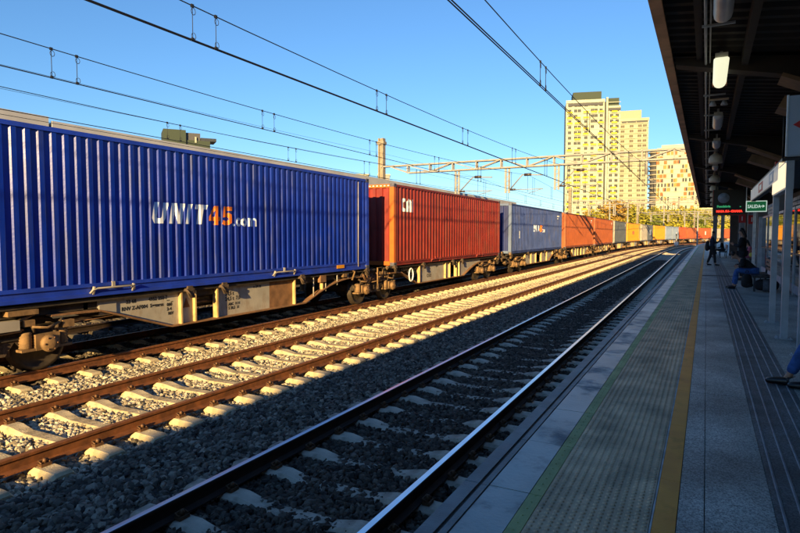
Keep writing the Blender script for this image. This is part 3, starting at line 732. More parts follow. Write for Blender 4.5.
def wagon(label, s0, L, low, arc, panels, stakes, locks, bogies, cheap=False, skin='beige', group='wagons of the freight train'):
    """low = (y where the sill starts down, y where it is low), arc = (y where it rises, y where it is up)"""
    x, y, a = tp(X_TRAIN, s0+L/2); t = thing('container_wagon', label, 'wagon', (x, y, 0), -a, group); h = L/2
    g = MB(); Z1, Zb, Zt = .93, .40, 1.13
    for sg in (1, -1):
        xa, xb = sg*1.04, sg*1.15
        g.box(min(xa, xb), max(xa, xb), -h-.55, h+.55, 1.075, 1.13, 'wagondark'); g.box(min(xa, xa-sg*.02), max(xa, xa-sg*.02), -h-.5, h+.5, .93, 1.075, 'wagondark')
        # lower flange following the fish belly
        n = 10; pts = [(low[0]-.9, Z1), (low[0], Z1-.02), (low[1], Zb), (arc[0], Zb)]
        for k in range(1, n+1):
            q = k/n; pts.append((arc[0]+(arc[1]-arc[0])*q, Zb+(Z1-Zb)*math.sin(q*math.pi/2)))
        pts.append((arc[1]+.8, Z1))
        for (ya_, za), (yb_, zb) in zip(pts, pts[1:]): g.beam((sg*1.07, ya_, za-.015), (sg*1.07, yb_, zb-.015), .16, .03, 'beigedk')
    g.box(-.35, .35, -h-.3, h+.3, .80, 1.08, 'wagondark')
    for k in range(int(L/1.6)): g.box(-1.04, 1.04, -h+.8+k*1.6, -h+.88+k*1.6, .90, 1.07, 'wagondark')
    g.build('underframe', t)
    def zb(y):
        if y < low[1]: return Zb+(Z1-Zb)*max(0, min(1, (low[1]-y)/(low[1]-low[0])))
        if y > arc[0]: return Zb+(Z1-Zb)*math.sin(max(0, min(1, (y-arc[0])/(arc[1]-arc[0])))*math.pi/2)
        return Zb
    for (a0, a1, m) in panels:
        g = MB(); ys = [a0]+[q for q in [low[0], low[1], arc[0]]+[arc[0]+(arc[1]-arc[0])*k/6 for k in range(1, 7)] if a0 < q < a1]+[a1]
        poly = [(q, 1.075) for q in (a0, a1)]; poly = [(a0, 1.075)]+[(q, zb(q)) for q in ys]+[(a1, 1.075)]
        for sg in (1, -1): g = MB(); g.prism(poly, 'x', sg*1.035-.012, sg*1.035+.012, m); g.build('side_panel', t)
    for q in stakes:
        for sg in (1, -1): g = MB(); g.sg = sg; stake(g, q, zb(q), 1.07, 1.14, 'ribsunlit'); g.build('side_rib', t)
    for q in locks:
        for sg in (1, -1): spigot(q, t, 'bogie', sg)
    for q in bogies: bogie(t, q, cheap)
    return t
f = 2.5+13.72/2
w = wagon('beige container wagon under the bright blue lettered container', 2.5, 13.72, (6.76-f, 8.35-f), (12.9-f, 15.2-f),
  [(6.76-f, 8.98-f, 'beige'), (9.66-f, 11.5-f, 'beige'), (11.5-f, 12.46-f, 'beigedk')], [8.62-f, 9.0-f, 9.64-f, 12.46-f, 13.75-f],
  [8.75-f, 9.75-f, 12.65-f, 2.62-f, 16.1-f], [4.86-f, 16.93-f])
def flat_text(body, size, y, z, parent, m='black', X=1.050, name='lettering', offset=.004, sx=1):
    me = text_mesh(body, size, offset, 0, 0, m, 2, sx)
    for v in me.vertices: v.co = Vector((X, y+v.co.x, z+v.co.y))
    return obj(name, me, parent)
flat_text('33 68', .10, 7.35-f, .95, w); flat_text('4952 350-7', .10, 7.86-f, .95, w); flat_text('RNV Z-AF004  Sggmrss', .10, 7.25-f, .82, w); flat_text('** --', .09, 8.3-f, .86, w)
flat_text('REV', .08, 8.33-f, .62, w); flat_text('080\n2-4', .09, 8.3-f, .80, w)
flat_text('24,5 t\n24,5 t  7,0', .12, 9.95-f, .86, w); flat_text('ABC  H H\nS 20,5  31', .09, 10.05-f, .62, w); flat_text('o 24 m', .10, 10.9-f, .96, w)
g = MB(); g.prism([(8.72-f, .72), (8.90-f, .72), (8.81-f, .92)], 'x', 1.047, 1.056, 'rust'); g.build('warning_triangle', w)
g = MB(); g.box(1.05, 1.07, 6.78-f, 7.13-f, .80, 1.08, 'lgrey'); g.build('data_plate', w)
for q in range(4):
    g = MB(); yy = (13.3, 13.9, 14.5, 15.1)[q]-f; g.tube([(1.12, yy, .5+.13*q), (1.12, yy, 1.06)], .018, 'lgrey', 6); g.build('rod', w)
g = MB(); g.cbox((1.12, 13.72-f, 1.0), (.10, .28, .20), 'beigedk'); g.cbox((1.12, 14.9-f, 1.02), (.08, .2, .1), 'boxyellow'); g.tube([(1.15, 15.3-f, .85), (1.19, 15.4-f, 1.12), (1.15, 15.1-f, 1.20), (1.12, 14.8-f, 1.14)], .03, 'boxyellow', 6); g.build('equipment_box', w)
g = MB(); g.tube([(1.24, 16.75-f, .50), (1.24, 16.75-f, 1.16), (1.24, 17.1-f, 1.16), (1.24, 17.1-f, .86), (1.24, 16.78-f, .86)], .024, 'boxyellow', 6); g.build('shunter_step', w)
for k in range(16):
    g = MB(); yy = random.uniform(15.7, 17.8)-f; zz = random.uniform(.75, 1.2); g.cbox((random.uniform(.9, 1.2), yy, zz), (random.uniform(.05, .15), random.uniform(.05, .25), random.uniform(.04, .14)), random.choice(['bogie', 'boxyellow', 'wagondark']), Euler((random.uniform(-.5, .5), 0, 0))); g.build('coupling_fitting', w)
for k in range(5):
    g = MB(); yy = random.uniform(15.8, 17.4)-f; g.tube([(1.15, yy, 1.0), (1.2, yy+.15, .72), (1.16, yy+.4, .98)], .018, 'clip', 5); g.build('brake_hose', w)
g = MB()   # pipes and lever between the first bogie and the panels
g.tube([(1.12, 2.3-f, .74), (1.14, 5.1-f, .80), (1.10, 5.6-f, .98)], .03, 'boxyellow', 6); g.box(1.0, 1.2, 5.15-f, 5.62-f, .98, 1.06, 'boxyellow'); g.tube([(.9, 5.9-f, .80), (.9, 10-f, .78)], .03, 'bogie', 6); g.tube([(1.0, 6.2-f, .72), (1.0, 9.2-f, .88)], .016, 'clip', 5)
g.cbox((1.12, 5.15-f, .83), (.16, .34, .16), 'lgrey'); g.cbox((1.14, 6.12-f, .76), (.12, .2, .12), 'boxyellow')
g.build('brake_linkage', w)
f2 = 17.96+12.19/2
w = wagon('dusty container wagon under the red container', 17.96, 12.19, (18.7-f2, 20.1-f2), (25.0-f2, 27.6-f2),
  [(20.3-f2, 23.4-f2, 'beige'), (24.5-f2, 27.5-f2, 'beige')], [20.3-f2, 23.4-f2, 24.15-f2, 24.5-f2, 22.9-f2],
  [20.45-f2, 23.5-f2, 24.6-f2, 18.05-f2, 29.95-f2], [28.2-f2])
flat_text('oso', .30, 21.1-f2, .55, w, 'wagondark'); flat_text('68 49', .10, 22-f2, .92, w)
g = MB(); pts = [(1.16, 19.45-f2+.0+.17*math.cos(k*math.pi/8), .76+.24*math.sin(k*math.pi/8)) for k in range(17)]; g.tube(pts, .028, 'white', 6, False); g.build('handbrake_wheel', w)
for k in range(22):
    g = MB(); yy = random.uniform(28.9, 31.6)-f2; zz = random.uniform(.7, 1.25); g.cbox((random.uniform(.9, 1.25), yy, zz), (random.uniform(.05, .15), random.uniform(.05, .3), random.uniform(.05, .2)), random.choice(['bogie', 'boxyellow', 'wagondark', 'boxyellow']), Euler((random.uniform(-.5, .5), 0, 0))); g.build('coupling_fitting', w)
for sg in (1, -1): g = MB(); g.tube([(sg*.88, 30.2-f2, 1.05), (sg*.88, 30.9-f2, 1.05)], .10, 'bogie', 10); g.lathe((sg*.88, 31.0-f2, 1.05), [(.24, -.04), (.24, .04)], 'bogie', 'y', 16); g.build('buffer', w)
kinds = [(32.3, 13.72, 'beige container wagon under the faded blue container'), (47.55, 13.72, 'dusty wagon under the first orange-brown container'), (62.6, 13.72, 'dusty wagon under the second orange-brown container'), (78.4, 12.19, 'dusty wagon under the slate grey container'), (92, 13.72, 'dusty wagon under the first yellow container'), (107.3, 12.56, 'dusty wagon under the two short grey containers'), (121.6, 12.19, 'dusty wagon under the second yellow container'), (135.0, 14.2, 'dusty wagon under the pale blue containers'), (150.6, 7.2, 'short wagon under the bright red container'), (159, 12.19, 'dusty wagon under the far orange container'), (173, 13.72, 'dusty wagon under the red-orange container on the curve'), (188.2, 12.19, 'wagon under the pale grey container on the curve'), (201.8, 12.19, 'last wagon seen on the curve')]
for i, (s0, L, lab) in enumerate(kinds):
    h = L/2; near = i < 3
    st = [-h*.5, -h*.28, -h*.1, h*.12, h*.35, h*.62] if L > 10 else [-h*.4, h*.4]
    bs = [-h+2.0, h+.75] if i % 2 == 0 else [h-2.0]
    if L < 10: bs = [-h+.9, h-.9]
    w = wagon(lab, s0, L, (-h*.62, -h*.45) if L > 10 else (-h*.2, -h*.1), (h*.45, h*.75) if L > 10 else (h*.1, h*.2), [(-h*.5, -h*.1, 'beige'), (h*.12, h*.62, 'beige')] if L > 10 else [], st if near else st[1:4], [-h*.45, h*.2, -h+.1, h-.1] if near else [], bs, cheap=i > 0)
    if near:
        for k in range(26):
            g = MB(); yy = random.choice([-h+random.uniform(-.9, 1.2), h-random.uniform(-.9, 2.5)]); zz = random.uniform(.65, 1.15); g.cbox((random.uniform(.95, 1.25), yy, zz), (random.uniform(.05, .15), random.uniform(.08, .4), random.uniform(.06, .25)), random.choice(['bogie', 'boxyellow', 'wagondark', 'boxyellow']), Euler((random.uniform(-.5, .5), 0, 0))); g.build('coupling_fitting', w)

# ------------------------------------------------------------------ overhead line
YG = [-72.0, -15.5, 41.2, 98.0, 152.0, 206.0]
def catenary(label, xc, zc, twin, r=.011, ss=None):
    t = thing('overhead_wire', label, 'overhead wire', (xc, 0, zc))
    def pt(s, z, dx=0):
        X, Y, a = tp(xc+dx, s); return (X-xc, Y, z-zc)
    def mess(s):
        for a, b in zip(YG, YG[1:]):
            if a <= s <= b: q = (2*(s-a)/(b-a)-1)**2; return .50+.80*q
        return 1.3
    ss = svals(-40, 205, 3)
    for k in ((-.022, .022) if twin else (0,)):
        g = MB(); g.tube([pt(s, zc+.0, k) for s in ss], r, 'wire', 5); g.build('contact_wire', t)
    g = MB(); g.tube([pt(s, zc+mess(s)) for s in ss], r*.9, 'wire', 5); g.build('messenger_wire', t)
    n = 0; s = .9
    while s < 120:
        for d in (0, .5):
            g = MB(); q = s+d; m_ = mess(q)
            g.tube([pt(q, zc+.01), pt(q, zc+m_)], .0075 if s < 30 else .012, 'wire', 4)
            if s < 42:
                for zz, sg in ((.07, 1), (m_-.08, 1)):
                    g.tube([pt(q+.045*math.sin(k*math.pi/4)*sg+.02, zc+zz+.055*math.cos(k*math.pi/4)) for k in range(8)], .006, 'wire', 4)
                g.cbox(pt(q, zc+.015), (.03, .05, .05), 'wire'); g.cbox(pt(q, zc+m_), (.03, .05, .05), 'wire')
            g.build('dropper', t)
        s += 5.9
    return t
catenary('overhead wire with twin contact wires above the shaded track nearest the platform', -3.13, 5.50, True)
catenary('overhead wire above the sunlit middle track', -7.2, 5.34, True)
catenary('overhead wire above the container train', -10.85, 5.20, False)
catenary('overhead wire above the farthest track, behind the train', -14.6, 5.20, False)
for lab, x, z in (('thin feeder wire above the farthest track', -15.6, 5.62), ('thin feeder wire beyond the masts', -22.0, 8.6), ('thin return wire beyond the masts', -22.6, 7.9)):
    g = MB(); g.tube([(*tp(x, s)[:2], z-.35*(1-((s-12.6)/28.6)**2 if s < 41 else 0)) for s in svals(-40, 200, 4)], .007, 'wire', 4); tag(g.build('feeder_wire'), lab, 'wire')
def gantry(s0, label, x0=-22.9, x1=4.6, zt=7.72, zb=7.12, full=True):
    X, Y, a = tp(0, s0); t = thing('overhead_gantry', label, 'gantry', (X, Y, 0), -a, 'overhead gantries across the tracks')
    g = MB()
    for yy in (-.16, .16):
        g.beam((x0, yy, zt), (x1, yy, zt), .11, .11, 'gantry')
        g.beam((x0+2.4, yy, zb), (x1, yy, zb), .11, .11, 'gantry'); g.beam((x0+.9, yy, zt-.05), (x0+2.45, yy, zb), .09, .09, 'gantry')
    g.build('chord', t)
    g = MB(); x = x0+2.4; k = 0; step = 1.9
    while x < x1-.1:
        for yy in (-.16, .16):
            g.beam((x, yy, zb), (x, yy, zt), .09, .09, 'gantry')
            if x+step < x1: g.beam((x, yy, zb if k % 2 else zt), (x+step, yy, zt if k % 2 else zb), .07, .07, 'gantry')
        g.beam((x, -.28, zt), (x, .28, zt), .05, .05, 'gantry'); g.beam((x, -.28, zb), (x, .28, zb), .05, .05, 'gantry')
        g.beam((x, -.28, zt), (x+.5, .28, zt), .035, .035, 'gantry')
        x += step; k += 1
    g.build('lattice', t)
    for xm in (x0, x1+.3):
        if xm > 0 and not full: continue
        g = MB(); 
        for dx in (-.18, .18): g.box(xm+dx-.05, xm+dx+.05, -.22, .22, -1.5, 10.0 if xm < 0 else zt+.2, 'mast')
        g.box(xm-.13, xm+.13, -.10, .10, -1.5, 10.0 if xm < 0 else zt+.2, 'mast')
        g.box(xm-.30, xm+.30, -.28, .28, 9.5, 9.75, 'mast') if xm < 0 else None
        g.build('mast', t)
    for xp, drop, xc, wire in ((-16.35, 5.35, -14.6, 5.2), (-12.45, 5.28, -10.85, 5.2), (-8.9, 5.4, -7.2, 5.34)):
        g = MB()
        for dx in (-.13, .13): g.beam((xp+dx, 0, drop), (xp+dx, 0, zb), .07, .14, 'gantry')
        n = 5
        for k in range(n): z = drop+.1+(zb-drop-.2)*k/n; g.beam((xp-.13, 0, z), (xp+.13, 0, z+.2), .04, .04, 'gantry')
        g.build('drop_post', t)
        g = MB()
        g.tube([(xp+.13, 0, wire+.25), (xc-.5, 0, wire+1.35), (xc+1.0, 0, wire+1.28)], .045, 'gantry', 6)
        g.tube([(xc-.35, 0, wire+1.35), (xc+.15, 0, wire+1.35)], .10, 'insul', 8)
        g.tube([(xp+.13, 0, wire+.32), (xc+1.0, 0, wire+.30)], .03, 'gantry', 6); g.tube([(xc+.9, 0, wire+.30), (xc, 0, wire+.03)], .02, 'gantry', 5)
        g.tube([(xp+.2, 0, wire+.32), (xp+.6, 0, wire+.32)], .07, 'insul', 8)
        g.tube([(xc-.1, 0, wire+1.3), (xc-.1, 0, wire+.1)], .012, 'wire', 5)
        g.build('cantilever_arm', t)
    g = MB(); xp = -3.13
    g.tube([(xp, 0, zt+.1), (xp, 0, 6.2)], .09, 'gantry', 8); g.tube([(xp, 0, 6.25), (xp+.25, 0, 5.8), (xp+.9, 0, 5.65), (xp, 0, 5.52)], .035, 'gantry', 6); g.tube([(xp, 0, 6.8), (xp-1.5, 0, 6.8)], .03, 'gantry', 6)
    g.build('drop_post', t)
    return t
gantry(41.2, 'pale lattice gantry across all the tracks, nearest and largest')
gantry(98.0, 'second lattice gantry across the tracks, seen over the containers', -19.5, 2.5)
gantry(152.0, 'third lattice gantry, small, in front of the autumn trees', -19.5, 2.5)
gantry(206.0, 'farthest lattice gantry on the curve', -19.5, 2.5)
# extra thin masts seen over the far containers
for i, (px, dep, h, lab) in enumerate(((627, 130, 9.5, 'thin pale mast over the slate grey container'), (663, 150, 10, 'thin pale mast in front of the balconied tower'), (684, 175, 9, 'thin pale mast near the end of the canopy'), (697, 120, 7, 'slim pale pole beside the red container'), (609, 120, 9, 'thin pale mast over the orange container'))):
    x, y, z = at_depth(px, dep, 0); g = MB(); g.box(-.12, .12, -.12, .12, -1.5, h, 'gantry'); g.box(-.9, .9, -.06, .06, h-1.0, h-.88, 'gantry'); tag(g.build('mast', None, (x, y, 0), .3), lab, 'mast')
x, y, _a = tp(-5.2, 118); g = MB(); g.tube([(0, 0, -.3), (0, 0, 2.6)], .07, 'white', 8); g.box(-.35, .35, -.05, .05, .3, .9, 'white'); g.box(-.12, .12, -.08, .08, 1.4, 2.4, 'steeldk'); tag(g.build('track_signal', None, (x, y, 0)), 'small white trackside signal between the shaded track and the sunlit one', 'signal')

# ------------------------------------------------------------------ our platform canopy (local frame: x across, y along, straight to s = 54)
def pthing(name, label, cat, off, s, z=PZ, group=None, rz=0):
    X, Y, a = pp(off, s); return thing(name, label, cat, (X, Y, z), -a+rz, group)
CEND = 56.0
cp = pthing('platform_canopy', 'long dark canopy over the platform with an edge tinted tan for bounced sunlight and downward brackets', 'canopy', -.06, 0, 0)
ZC = 4.86
g = MB(); y = -62
prof = []
while y < CEND:                                        # trough sheets running across the platform
    for d, zz in ((0, 0), (.10, 0), (.14, .05), (.24, .05)): prof.append((y+d, ZC+.06+zz))
    y += .28
vs = []
for yy, zz in prof: vs += [(-.50, yy, zz), (3.9, yy, zz-.55)]
g.add(vs, [(2*i, 2*i+1, 2*i+3, 2*i+2) for i in range(len(prof)-1)], 'canopy')
g.add([(-.52, -62, ZC+.26), (3.9, -62, ZC-.25), (3.9, CEND, ZC-.25), (-.52, CEND, ZC+.26)], ((0,1,2,3),), 'roofgrey')
g.build('roof_sheet', cp)
g = MB(); g.box(-.60, -.50, -62, CEND+.05, ZC-.02, ZC+.30, 'canopy'); g.box(-.625, -.60, -62, CEND+.05, ZC-.03, ZC+.32, 'fascia'); g.box(-.62, -.49, -62, CEND+.05, ZC-.05, ZC-.021, 'fascia')
g.box(-.6, 3.9, CEND, CEND+.08, ZC-.3, ZC+.3, 'canopy'); g.build('fascia', cp)
g = MB(); g.box(-.18, -.10, -62, CEND, ZC-.10, ZC-.02, 'canopy'); g.box(.38, .46, -62, CEND, ZC-.24, ZC-.06, 'canopy'); g.build('purlin', cp)
k = 0
for sb in [-48+7.2*i for i in range(15)]:
    if sb > CEND: break
    g = MB()
    poly = [(-.45, ZC-.02), (-.45, ZC-.12), (.9, ZC-.42), (1.75, ZC-.80), (2.05, ZC-1.10), (2.45, ZC-1.10), (2.45, ZC-.35)]
    g.prism(poly, 'y', sb-.13, sb+.13, 'canopy'); g.build('bracket', cp)
    g = MB(); q = [(.86, ZC-.425), (1.76, ZC-.82), (2.04, ZC-1.12), (1.98, ZC-1.14), (1.68, ZC-.86), (.84, ZC-.47)]
    g.prism(q, 'y', sb-.26, sb+.26, 'bracket'); g.build('bracket_casing', cp); g = MB(); g.prism([(1.0, ZC-.50), (1.62, ZC-.66), (1.95, ZC-.98), (1.70, ZC-1.08), (1.42, ZC-.86), (.92, ZC-.66)], 'y', sb+.9, sb+1.45, 'bracket')
    g.build('bracket_casing', cp)
    g = MB(); g.box(2.06, 2.44, sb-.17, sb+.17, PZ, ZC-1.10, 'pilasterg'); g.build('column', cp)
g = MB(); g.tube([(-.06, -30, ZC-.16), (-.06, CEND-2, ZC-.16)], .016, 'steel', 6); g.tube([(-.01, -30, ZC-.15), (-.01, CEND-2, ZC-.15)], .010, 'steel', 5)
yy = 2.0
while yy < 54: g.box(-.10, .24, yy, yy+.03, ZC-.19, ZC-.165, 'steel'); yy += 1.9
g.build('conduit', cp)
# walls added to block the sun, and the shutters behind the glass
sb_ = pthing('station_and_sun_block', 'pale horizontal shutters behind the glass shelters, with walls added to block the sun', 'building', 0, 0, 0)
g = MB(); g.box(3.9, 9.0, -64, 45, PZ-.1, 4.75, 'wallr'); g.build('wall', sb_)  # long wall added to keep the sun from under the canopy
g = MB(); g.box(5.2, 13, 45, 100, -.5, 11.5, 'wallr'); g.build('wall', sb_)  # tall unseen block added to lengthen the shade along the near track
g = MB(); z = PZ+.35
while z < 3.6: g.box(2.66, 2.70, 2, 44, z, z+.12, 'slat'); z += .16
g.build('shutter', sb_)
# pilasters on the right beyond the shelter
for i, (s, x, w, d, m, lab, zt) in enumerate(((36.5, 2.30, .22, .5, 'pilaster', 'brown pilaster directly beyond the green exit sign', 4.3), (40, 2.12, .3, .6, 'pilaster', 'brown pilaster behind the standing man in black', 4.3), (44, 2.0, .28, .6, 'pilasterg', 'grey pilaster beyond the brown ones', 4.3), (50, 1.75, .5, .9, 'pilaster', 'broad brown pilaster under the departure display', 4.3), (53.5, .55, .30, .30, 'pilasterg', 'pale grey post at the far end of the canopy', 4.4))):
    t = pthing('pilaster', lab, 'pilaster', x, s)
    g = MB(); g.box(-w/2, w/2, -d/2, d/2, 0, zt-PZ, m); g.build('shaft', t); g = MB(); g.box(-w/2-.03, w/2+.03, -d/2-.03, d/2+.03, 0, .15, 'steeldk'); g.build('base', t)
t = pthing('white_post', 'slim white post under the green exit sign', 'post', 1.82, 30); g = MB(); g.box(-.06, .06, -.06, .06, 0, 3.6, 'whitepost'); g.build('shaft', t); g = MB(); g.box(-.1, .1, -.1, .1, 0, .02, 'steel'); g.build('base_plate', t)
for i, (x, s, z, lab) in enumerate(((1.62, 36, 3.12, 'small red hanging sign left of the pilasters, below the display'), (1.95, 34, 3.02, 'small red hanging sign below the exit sign'))):
    t = pthing('hanging_sign', lab, 'sign', x, s, z); g = MB(); g.box(-.16, .16, -.03, .03, -.22, .22, 'signred'); g.build('panel', t); g = MB(); g.tube([(0, 0, .22), (0, 0, 1.5)], .012, 'steel', 5); g.build('rod', t)
    me = text_mesh('1', .30, .01, 0, .002, 'white'); o = obj('number', me, t, (-.08, -.034, -.10)); o.rotation_euler = (R(90), 0, 0)

# lamps under the canopy
def tube_lamp(label, s, lit, L=1.45, rust=False, z=ZC-.28):
    t = pthing('platform_lamp', label, 'lamp', .0077*s*.9, s, z, 'lamps hanging in a row under the canopy')
    g = MB(); g.box(-.075, .075, -L/2+.03, L/2-.03, .0, .07, 'lampbody'); g.box(-.02, .02, -.3, -.26, .07, .2, 'steel'); g.box(-.02, .02, .26, .3, .07, .2, 'steel'); g.build('housing', t)
    g = MB(); n = 8; pr = [(.092*math.cos(math.pi*k/n+math.pi), .085*math.sin(math.pi*k/n+math.pi)) for k in range(n+1)]
    vs = []; ends = [(-L/2, .72), (-L/2+.05, .95), (-L/2+.12, 1), (L/2-.12, 1), (L/2-.05, .95), (L/2, .72)]
    for y, q in ends: vs += [(x*q, y, zz*q) for x, zz in pr]
    fs = []
    for i in range(len(ends)-1):
        for k in range(n): fs.append((i*(n+1)+k, i*(n+1)+k+1, (i+1)*(n+1)+k+1, (i+1)*(n+1)+k))
    fs += [tuple(range(n+1)), tuple(len(ends)*(n+1)-1-k for k in range(n+1))]
    g.add(vs, fs, 'lampdiff' if lit else 'lampdim', True); g.build('diffuser', t)
    if rust: g = MB(); g.box(-.10, .10, L/2-.10, L/2+.012, -.045, .0, 'lamprust'); g.build('end_cap', t)
def bell_lamp(label, s, z=ZC-.40, q=1):
    t = pthing('platform_lamp', label, 'lamp', .0077*s*.9, s, z, 'lamps hanging in a row under the canopy')
    g = MB(); g.lathe((0,0,0), [(.17*q, -.17), (.185*q, -.14), (.18*q, -.02), (.15*q, .05), (.07*q, .11), (.05*q, .12)], 'lampbell', n=20); g.build('shade', t)
    g = MB(); g.lathe((0,0,0), [(.05, .12), (.06, .2), (.03, .28), (.012, .34)], 'lampbody', n=10); g.build('stem', t)
tube_lamp('unlit strip lamp nearest the camera at the top edge of the picture', 6.40, False, 1.5)
tube_lamp('brightly lit strip lamp with cream diffuser and rusty end', 9.50, True, 1.5, True)
tube_lamp('unlit strip lamp beyond the lit one', 13.6, False, 1.3)
tube_lamp('unlit strip lamp just before the larger bell lamp', 16.9, False, 1.0)
bell_lamp('larger cream bell lamp, nearest of the bell lamps', 19.4, ZC-.34, 1)
tube_lamp('small strip lamp between the two nearest bell lamps', 22.8, False, 1.0)
bell_lamp('second cream bell lamp from the camera', 26.4, ZC-.34, 1.1)
for i, s in enumerate((31.5, 36.5, 42, 48)): 
    bell_lamp(('third', 'fourth', 'fifth', 'farthest')[i]+' small bell lamp along the row, near the canopy end', s, ZC-.34, 1.0)
t = pthing('loudspeaker', 'small dark loudspeaker pair hanging between the lit and the next strip lamp', 'loudspeaker', .08, 11.9, ZC-.2)
g = MB(); g.box(-.16, .16, -.02, .02, .0, .03, 'lampbell'); g.build('crossbar', t)
for x in (-.09, .09): g = MB(); g.lathe((x, 0, -.06), [(.03, .05), (.06, -.03)], 'steel', n=12); g.build('horn', t)

# departure display with the clock
t = pthing('departure_display', 'black departure display with round clock and red lettering hanging over the platform', 'display', .84, 30.3, 3.74)
w_, h_ = 1.29, .56
g = MB(); g.box(-w_/2, w_/2, -.12, .12, -h_, h_, 'dispblack'); g.build('housing', t)
g = MB(); g.box(-w_/2-.025, -w_/2, -.14, .14, -h_-.02, h_, 'dispframe'); g.box(-w_/2-.025, w_/2, -.14, .14, -h_-.035, -h_-.001, 'dispframe'); g.build('frame', t)
g = MB(); g.lathe((-.24, -.15, .18), [(.23, .0), (.235, .03)], 'clock', 'y', 24); g.build('clock', t)
g = MB(); g.beam((-.24, -.157, .18), (-.12, -.157, .25), .02, .004, 'black'); g.beam((-.24, -.157, .18), (-.35, -.157, .14), .016, .004, 'black'); g.build('clock_hands', t)
for body, x, z, sz, m in (('Fuenlabria', -.50, -.24, .13, 'dispgreen'), (',,', .40, -.22, .12, 'dispgreen'), ('MASA SU- CHAMA', -.52, -.46, .125, 'dispred')):
    me = text_mesh(body, sz, .008, 0, .001, m); o = obj('lettering', me, t, (x, -.125, z)); o.rotation_euler = (R(90), 0, 0)
for x in (-.55, .55): g = MB(); g.tube([(x, 0, h_), (x, 0, 1.0)], .025, 'steeldk', 6); g.build('hanger', t)
# exit sign
t = pthing('exit_sign', 'green exit sign with white lettering and arrow beside the display', 'sign', 1.80, 29.0, 3.47)
g = MB(); g.box(-.36, .36, -.05, .05, -.22, .22, 'signgreen'); g.build('panel', t)
g = MB()
for a in ((-.385, .385, .20, .235), (-.385, .385, -.235, -.20), (-.385, -.35, -.2, .2), (.35, .385, -.2, .2)): g.box(a[0], a[1], -.06, .06, a[2], a[3], 'greenw')
g.build('frame', t)
me = text_mesh('SALIDA', .20, .006, 0, .001, 'greenw', sx=.72); o = obj('lettering', me, t, (-.32, -.056, -.07)); o.rotation_euler = (R(90), 0, 0)
g = MB(); g.box(.12, .26, -.06, -.054, -.015, .015, 'greenw'); g.prism([(.22, .07), (.31, 0), (.22, -.07), (.22, -.035), (.26, 0), (.22, .035)], 'y', -.06, -.054, 'greenw'); g.build('arrow', t)
g = MB(); g.tube([(-.37, 0, -.2), (-.37, 0, 1.2)], .02, 'whitepost', 6); g.build('hanger', t)

# ------------------------------------------------------------------ glass shelters and signs on the right
def shelter(s0, s1, label, n, fascia=True):
    t = pthing('glass_shelter', label, 'shelter', 0, 0, 0, 'glass shelters on the platform'); X0, X1 = 1.07, 2.0
    L = (s1-s0)/n
    for i in range(n+1):
        y = s0+i*L; g = MB(); g.box(X1-.035, X1+.035, y-.035, y+.035, PZ, 3.0, 'steel'); g.build('upright', t)
    for i in range(n):
        y = s0+i*L; g = MB(); g.box(X1-.006, X1+.006, y+.04, y+L-.04, PZ+.28, 2.92, 'glass'); g.build('glass_pane', t)
        g = MB(); g.box(X1-.02, X1+.02, y+.036, y+L-.036, PZ+.06, PZ+.27, 'steel'); g.box(X1-.02, X1+.02, y+.036, y+L-.036, 2.925, 3.0, 'steel'); g.box(X1-.025, X1+.025, y+.036, y+L-.036, 1.75, 1.78, 'steeldk'); g.build('rail', t)
    return t
s1_ = shelter(10.6, 28.2, 'glass shelter with slim steel uprights under the white sign band', 7)
g = MB(); g.box(1.86, 1.99, 28.26, 28.34, PZ+.05, 3.0, 'steel'); g.build('end_panel', s1_)
g = MB(); g.box(1.0, 2.05, 11.2, 18.0, 3.45, 3.50, 'steeldk'); g.build('roof', s1_)
shelter(1.5, 9.6, 'glass shelter nearest the camera at the right edge', 4)
t = pthing('sign_band', 'white sign band with small red square along the shelter top', 'sign', 1.02, 0, 0)
g = MB(); g.box(-.05, .05, 11.3, 17.9, 3.14, 3.44, 'steeldk'); g.build('housing', t)
g = MB(); g.box(-.062, -.05, 11.3, 17.9, 3.16, 3.42, 'signwhite'); g.box(-.06, .06, 17.9, 17.92, 3.14, 3.44, 'signcream'); g.box(-.055, .055, 11.28, 11.3, 3.14, 3.44, 'signcream'); g.build('panel', t)
g = MB(); g.box(-.066, -.062, 14.2, 15.3, 3.19, 3.39, 'signred'); g.box(-.069, -.066, 14.5, 15.0, 3.24, 3.34, 'signwhite'); g.box(-.066, -.062, 12.0, 12.8, 3.19, 3.39, 'signgrey'); g.box(-.069, -.066, 12.2, 12.6, 3.23, 3.35, 'signwhite'); g.build('pictogram', t)
def board(label, s0, s1, x, zlo, zhi):
    t = pthing('sign_stand', label, 'sign', x, (s0+s1)/2); h = (s1-s0)/2
    for y in (-h, h):
        g = MB(); g.box(-.045, .045, y-.045, y+.045, 0, zlo+.0, 'steel'); g.build('post', t)
        g = MB(); g.box(-.11, .11, y-.09, y+.09, 0, .015, 'steel')
        for a, b in ((-.085, -.065), (.085, -.065), (-.085, .065), (.085, .065)): g.lathe((a, y+b, .015), [(.014, 0), (.014, .02)], 'steel', n=6)
        g.build('base_plate', t)
    g = MB(); g.box(-.05, .05, -h-.06, h+.06, zlo, zhi, 'steel'); g.build('housing', t)
    g = MB(); g.box(-.062, -.05, -h-.03, h+.03, zlo+.03, zhi-.03, 'signcream'); g.build('panel', t)
    return t
board('cream sign board on two steel posts with bolted feet', 10.35, 12.15, 1.02, 2.24, 2.66)
board('cream sign board at the right edge, on posts nearer the camera', 7.2, 8.9, 1.06, 2.22, 2.72)
